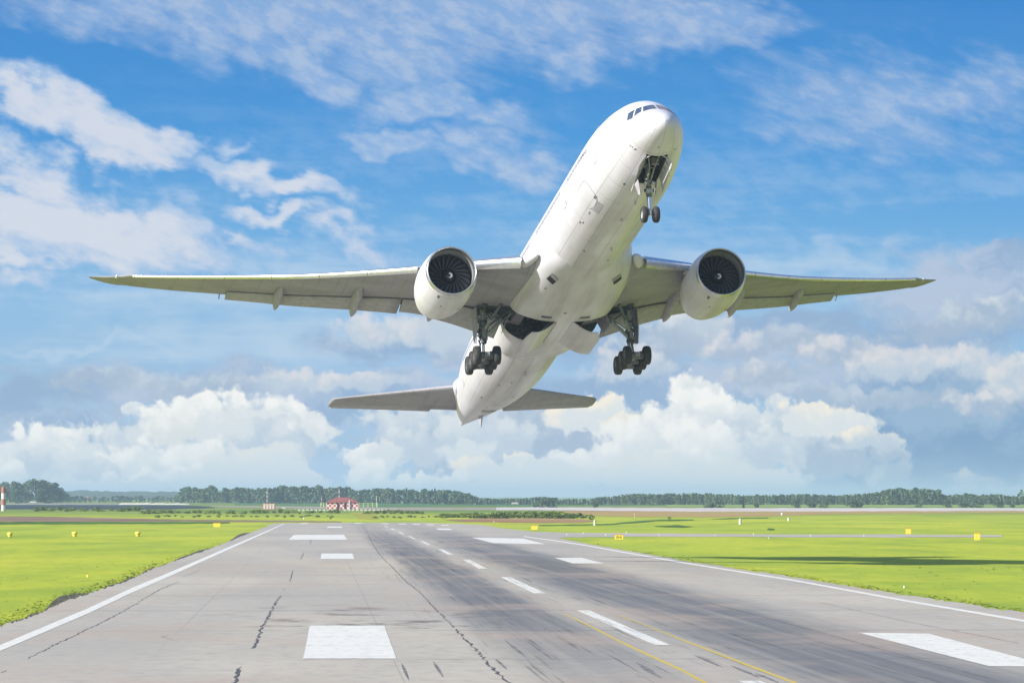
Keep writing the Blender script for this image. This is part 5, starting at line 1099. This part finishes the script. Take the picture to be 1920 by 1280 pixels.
def main_gear(s):
    Y = 5.49 * s; mb = MB(); top = Vector((36.15, 5.36 * s, -1.75)); bot = Vector((36.32, Y, -5.72))
    low = top.lerp(bot, .66)
    mb.tube(top, top.lerp(bot, .30), .31, .29, 20, 0); mb.tube(top.lerp(bot, .30), low, .25, .235, 20, 0)
    for q, r in ((.29, .34), (.44, .31), (.64, .31), (.67, .27)): mb.tube(top.lerp(bot, q - .012), top.lerp(bot, q + .02), r, r, 20, 1)
    mb.tube(low, bot + Vector((0, 0, .25)), .155, .155, 20, 2)
    mb.tube(bot + Vector((0, 0, .42)), bot + Vector((0, 0, -.12)), .23, .21, 16, 1)
    # trunnion, side brace (two members), drag brace with its lock links
    mb.tube((35.0, 5.36 * s, -1.95), (37.3, 5.36 * s, -1.95), .19, .19, 14, 1)
    kn = Vector((35.9, 4.05 * s, -2.95))
    mb.tube((35.2, 2.85 * s, -2.15), kn, .13, .11, 12, 1); mb.tube(kn, top.lerp(bot, .58) + Vector((0, -.1 * s, 0)), .12, .14, 12, 0); mb.tube(kn + Vector((-.12, 0, 0)), kn + Vector((.12, 0, 0)), .19, .19, 12, 0)
    mb.tube((34.3, 4.3 * s, -2.15), (35.3, 4.95 * s, -3.0), .12, .12, 12, 1); mb.tube((35.3, 4.95 * s, -3.0), top.lerp(bot, .50), .12, .14, 12, 0)
    mb.tube(kn, (36.0, 5.1 * s, -2.2), .05, .05, 8, 1); mb.tube((35.3, 4.95 * s, -3.0), (35.9, 5.2 * s, -2.2), .05, .05, 8, 1)
    mb.tube((36.6, 3.6 * s, -2.1), (36.4, 5.15 * s, -3.35), .085, .085, 10, 2); mb.tube((36.6, 3.3 * s, -1.9), (36.5, 4.3 * s, -2.65), .12, .12, 10, 0)
    # torque links behind, truck positioner in front
    for sy in (-.13, .13):
        mb.tube(low + Vector((.2, sy, .1)), low.lerp(bot, .5) + Vector((.62, sy, 0)), .05, .04, 8, 1); mb.tube(low.lerp(bot, .5) + Vector((.62, sy, 0)), bot + Vector((.2, sy, .3)), .04, .05, 8, 1)
    mb.tube(low + Vector((-.2, 0, .2)), bot + Vector((-.7, 0, .1)), .07, .05, 10, 1); mb.tube(bot + Vector((-.35, 0, .95)), bot + Vector((-.75, 0, .12)), .035, .035, 8, 2)
    rnd = random.Random(5)
    for k in range(16):            # hydraulic hoses, clamps and boxes
        q = rnd.random() * .58 + .03; a = rnd.random() * 6.28; r_ = .29 + rnd.random() * .12; p = top.lerp(bot, q) + Vector((r_ * math.cos(a), r_ * math.sin(a), 0))
        q2 = min(q + .08 + rnd.random() * .16, .66); p2 = top.lerp(bot, q2) + Vector((r_ * math.cos(a + .3), r_ * math.sin(a + .3), 0))
        mb.tube(p, p2, .03, .03, 6, rnd.choice((0, 1, 2, 1)))
        mb.box(p, (.14, .14, .16), rnd.choice((0, 1, 3, 1)))
    for a in (2.2, 3.6, 4.4): mb.path([top.lerp(bot, q) + Vector(((.30 + .05 * math.sin(9 * q + a)) * math.cos(a + q), (.30 + .05 * math.sin(9 * q + a)) * math.sin(a + q), 0)) for q in [i / 14 * .7 for i in range(15)]], .025, 6, 1)
    g = mb.obj("main_landing_gear", [gearm, geard, chrome, rimm], air); sharpen(g, 45)
    # bogie beam and its axles
    c = Vector((36.32, Y, -5.76)); tilt = R(3.2)
    def at(dx, dy=0, dz=0): return c + Vector((dx * math.cos(tilt), dy, dz + dx * math.sin(tilt)))
    bm_ = MB(); bm_.tube(at(-1.62), at(1.62), .19, .19, 16, 0)
    for dx in (-1.48, 0, 1.48):
        bm_.tube(at(dx, -.92), at(dx, .92), .11, .11, 14, 1); bm_.tube(at(dx, -.44), at(dx, .44), .27, .27, 18, 1)
        for sy in (-1, 1):
            bm_.tube(at(dx + .15, sy * .36, .1), at(dx * .3, sy * .2, .42), .025, .025, 6, 2)
            for i in range(6):
                t = i * math.pi / 3; bm_.tube(at(dx + .2 * math.cos(t), sy * .44, .2 * math.sin(t)), at(dx + .2 * math.cos(t), sy * .52, .2 * math.sin(t)), .06, .06, 8, 3)
    bm_.box(at(-1.7, 0, .02), (.28, .34, .3), 0); bm_.tube(at(-1.3, 0, -.26), at(1.3, 0, -.26), .05, .05, 8, 1)
    bo = bm_.obj("bogie_beam", [gearm, geard, chrome, hubd], g); sharpen(bo, 45)
    first = {}
    for dx in (-1.48, 0, 1.48):
        for sy in (-1, 1):
            if sy not in first:
                w = wheel_mb(.685, .50, sy).obj("wheel", [rubber, rimd, hubd, chrome], g); sharpen(w, 40); first[sy] = w
            else: w = first[sy].copy(); COL.objects.link(w); w.parent = g
            w.location = at(dx, sy * .72); w.rotation_euler = (0, random.random() * 6, 0)
    # door carried on the outboard side of the leg
    d = MB(); pts = [(35.45, -1.95), (37.15, -1.95), (37.05, -3.3), (36.85, -4.35), (36.1, -4.55), (35.6, -3.6)]
    n = len(pts); d.add([(x, Y + s * (.40 + .06 * (z + 1.9) * -1 * .2), z) for x, z in pts] + [(x, Y + s * (.46 + .06 * (z + 1.9) * -.2), z) for x, z in pts], [tuple(range(n)), tuple(range(2 * n - 1, n - 1, -1))] + [(i, n + i, n + (i + 1) % n, (i + 1) % n) for i in range(n)])
    d.tube((36.3, Y, -2.6), (36.3, Y + .42 * s, -2.6), .05); d.tube((36.3, Y, -3.6), (36.3, Y + .42 * s, -3.6), .05)
    dd = d.obj("leg_door", grey, g, False); fix_normals(dd)
    # small fairing door at the wing root side of the well
    e = MB(); P_ = [(35.2, 3.45 * s, -2.45), (37.6, 3.35 * s, -2.45), (37.5, 3.75 * s, -3.35), (35.7, 3.85 * s, -3.25)]; off = Vector((0, .05 * s, 0))
    e.add([Vector(p) for p in P_] + [Vector(p) + off for p in P_], [(0, 1, 2, 3), (7, 6, 5, 4), (0, 4, 5, 1), (1, 5, 6, 2), (2, 6, 7, 3), (3, 7, 4, 0)]); ee = e.obj("wing_gear_door", lightgrey, air, False); fix_normals(ee)
    # big body door, hinged along the keel and hanging half open
    rings_i, rings_o = [], []; hz = Vector((0, .56 * s, 0))
    nx, ny = 8, 8; V = []; 
    for layer in (0, 1):
        for i in range(nx + 1):
            x = 33.3 + 4.95 * i / nx
            for j in range(ny + 1):
                q = j / ny; wd = 2.35 * (1 - (.16 * max(0, 1 - i / 1.5)) * q)
                ang = R(20) + R(17) * (1 - q)
                y = .56 + wd * q * math.cos(R(21)); z = fB(x) + .04 - wd * (math.sin(R(21)) * q) - .30 * math.sin(math.pi * q * .9) + (.06 if layer else 0)
                V.append((x + .12 * q, s * y, z))
    n1 = (nx + 1) * (ny + 1); F = []
    for i in range(nx):
        for j in range(ny):
            a = i * (ny + 1) + j; F += [(a, a + 1, a + ny + 2, a + ny + 1), (n1 + a, n1 + a + ny + 1, n1 + a + ny + 2, n1 + a + 1)]
    for i in range(nx):
        for j in (0, ny): a = i * (ny + 1) + j; F.append((a, a + ny + 1, n1 + a + ny + 1, n1 + a))
    for j in range(ny):
        for i in (0, nx): a = i * (ny + 1) + j; F.append((a, a + 1, n1 + a + 1, n1 + a))
    do = mesh_obj("main_gear_door", V, F, fair_white, air); fix_normals(do); sharpen(do, 40)
    for x in (34.2, 35.4, 36.6): MB().tube((x, s * .75, fB(x) + .35), (x, s * 1.7, fB(x) - .55), .045, .045, 8).obj("door_actuator", gearm, do)
    # ribs and pipes inside the well
    wl = MB()
    for k, x in enumerate(np.arange(33.9, 38.2, .62)): wl.box((x, s * 1.9, -1.68), (.09, 2.5, .22), 0)
    for y in (1.1, 1.9, 2.7): wl.box((35.8, s * y, -1.66), (4.6, .08, .16), 0)
    for z, y in ((-1.95, 1.0), (-2.05, 1.6), (-1.9, 2.4), (-2.2, 2.9)): wl.tube((33.4, s * y, z), (38.1, s * (y + .1), z - .05), .05, .05, 8, 1)
    wl.box((34.3, s * 2.2, -2.1), (.6, .5, .5), 1); wl.box((37.2, s * 1.3, -2.0), (.5, .7, .4), 0)
    wl.obj("wheel_well_fittings", [bay_green, gearm], air, False)
for s in (1, -1): main_gear(s)
def nose_gear():
    mb = MB(); top = Vector((5.72, 0, -1.9)); ax = Vector((5.98, 0, -5.30)); mid_ = top.lerp(ax, .60)
    mb.tube(top, mid_, .17, .15, 18, 0); mb.tube(mid_, ax, .095, .095, 16, 2)
    for q, r in ((.30, .22), (.46, .20), (.58, .22), (.63, .19)): mb.tube(top.lerp(ax, q - .012), top.lerp(ax, q + .018), r, r, 16, 1)
    mb.tube(ax + Vector((0, -.42, 0)), ax + Vector((0, .42, 0)), .085, .085, 12, 1); mb.tube(ax + Vector((0, 0, .28)), ax + Vector((0, 0, -.1)), .13, .12, 12, 2)
    # forward drag brace: a fork up to both corners of the bay
    ap = top.lerp(ax, .36) + Vector((-.18, 0, 0))
    for sy in (-1, 1):
        mb.tube(ap + Vector((0, .10 * sy, 0)), (4.55, .16 * sy, -2.55), .055, .055, 10, 0); mb.tube((4.55, .16 * sy, -2.55), (3.45, .46 * sy, -1.75), .05, .05, 10, 0)
        mb.tube(mid_ + Vector((.1, .08 * sy, .1)), mid_.lerp(ax, .5) + Vector((.36, .08 * sy, 0)), .03, .03, 8, 1); mb.tube(mid_.lerp(ax, .5) + Vector((.36, .08 * sy, 0)), ax + Vector((.1, .08 * sy, .2)), .03, .03, 8, 1)
        mb.tube(top.lerp(ax, .50) + Vector((-.05, .24 * sy, 0)), top.lerp(ax, .56) + Vector((-.05, .24 * sy, 0)), .10, .10, 10, 1)
    mb.tube((4.55, -.2, -2.55), (4.55, .2, -2.55), .07, .07, 10, 1)
    mb.box(top.lerp(ax, .555) + Vector((-.20, 0, 0)), (.16, .40, .26), 3)
    rnd = random.Random(3)
    for k in range(12):
        q = .15 + rnd.random() * .48; a = rnd.random() * 6.28; p = top.lerp(ax, q) + Vector((.2 * math.cos(a), .2 * math.sin(a), 0)); mb.box(p, (.08, .08, .1), rnd.choice((0, 1, 3))); mb.tube(p, p + Vector((.02, .03, .4)), .016, .016, 6, 1)
    g = mb.obj("nose_landing_gear", [gearm, geard, chrome, rimm], air); sharpen(g, 45)
    for sy in (-1, 1):
        w = wheel_mb(.54, .37, sy).obj("wheel", [rubber, rimm, rimm, geard], g); w.location = ax + Vector((0, sy * .40, 0)); sharpen(w, 40)
        l = MB(); l.lathe([(0, .005), (.0, .10), (.03, .13), (.16, .11), (.22, .04)], top.lerp(ax, .40) + Vector((-.34, .25 * sy, 0)), 'X', 20, 0, mis=[0, 1, 1, 1]); l.obj("landing_light", [lampm, gearm], g)
    # forward doors, hung from the sides of the bay
    for sy in (-1, 1):
        N = 8; V = []
        for layer in (0, 1):
            for i in range(N + 1):
                q = i / N; x = 2.95 + 2.75 * q; z0 = f_bot(x) + .05; dep = (.60 + .48 * q) if q < .9 else .98; 
                for j in range(5):
                    k = j / 4; V.append((x + .28 * k * q, sy * (.71 + (.46 if sy > 0 else .20) * k + .04 * math.sin(math.pi * k) + .035 * layer), z0 - dep * k))
        n1 = (N + 1) * 5; F = []
        for i in range(N):
            for j in range(4): a = i * 5 + j; F += [(a, a + 1, a + 6, a + 5), (n1 + a, n1 + a + 5, n1 + a + 6, n1 + a + 1)]
            for j in (0, 4): a = i * 5 + j; F.append((a, a + 5, n1 + a + 5, n1 + a))
        for j in range(4):
            for i in (0, N): a = i * 5 + j; F.append((a, a + 1, n1 + a + 1, n1 + a))
        d = mesh_obj("nose_gear_door", V, F, white, air); fix_normals(d); sharpen(d, 40)
        for x in (3.5, 4.2, 4.9): MB().tube((x, sy * .66, f_bot(x)), (x + .1, sy * 1.05, f_bot(x) - .62), .03, .03, 8).obj("door_link", lightgrey, d)
        MB().tube((3.05, 0, -2.0), (3.12, sy * .74, f_bot(3.1) - .06), .04, .04, 8).obj("door_link", white, d)
        # small rear doors moving with the leg
        e = MB(); P_ = [(6.0, sy * .62, -2.85), (6.75, sy * .66, -2.95), (6.55, sy * .50, -3.75), (6.1, sy * .46, -3.85)]; off = Vector((0, .04 * sy, 0))
        e.add([Vector(p) for p in P_] + [Vector(p) + off for p in P_], [(0, 1, 2, 3), (7, 6, 5, 4), (0, 4, 5, 1), (1, 5, 6, 2), (2, 6, 7, 3), (3, 7, 4, 0)]); ee = e.obj("leg_door", lightgrey, air, False); fix_normals(ee)
    wl = MB()
    for x in np.arange(3.3, 6.5, .45): wl.box((x, 0, -1.44), (.06, 1.36, .14), 0); 
    for sy in (-1, 1):
        wl.box((4.7, sy * .66, -1.9), (3.3, .06, .08), 1); wl.tube((3.0, sy * .5, -1.6), (6.4, sy * .5, -1.7), .035, .035, 8, 1)
    wl.box((4.9, -.32, -2.0), (.35, .5, .42), 2); wl.box((5.1, .42, -2.1), (.3, .3, .4), 1); wl.obj("wheel_well_fittings", [bay_green, gearm, lightgrey], air, False)
nose_gear()
drop(nose_cut, *wc)
# ---------------------------------------------------------------- air: an even haze over the whole plain
HZ = mat("haze_air", (1, 1, 1)); NT = HZ.node_tree; NT.nodes.clear()
pv = nd("ShaderNodeVolumePrincipled"); pv.inputs["Color"].default_value = (.62, .80, 1.0, 1); pv.inputs["Density"].default_value = .0001; pv.inputs["Anisotropy"].default_value = .2
lk(pv.outputs[0], nd("ShaderNodeOutputMaterial").inputs[1])
hz = MB().box((0, 6000, 24), (37000, 41000, 52)).obj("haze", HZ, None, False); hz["kind"] = "stuff"; hz["label"] = "thin even haze over the airfield"
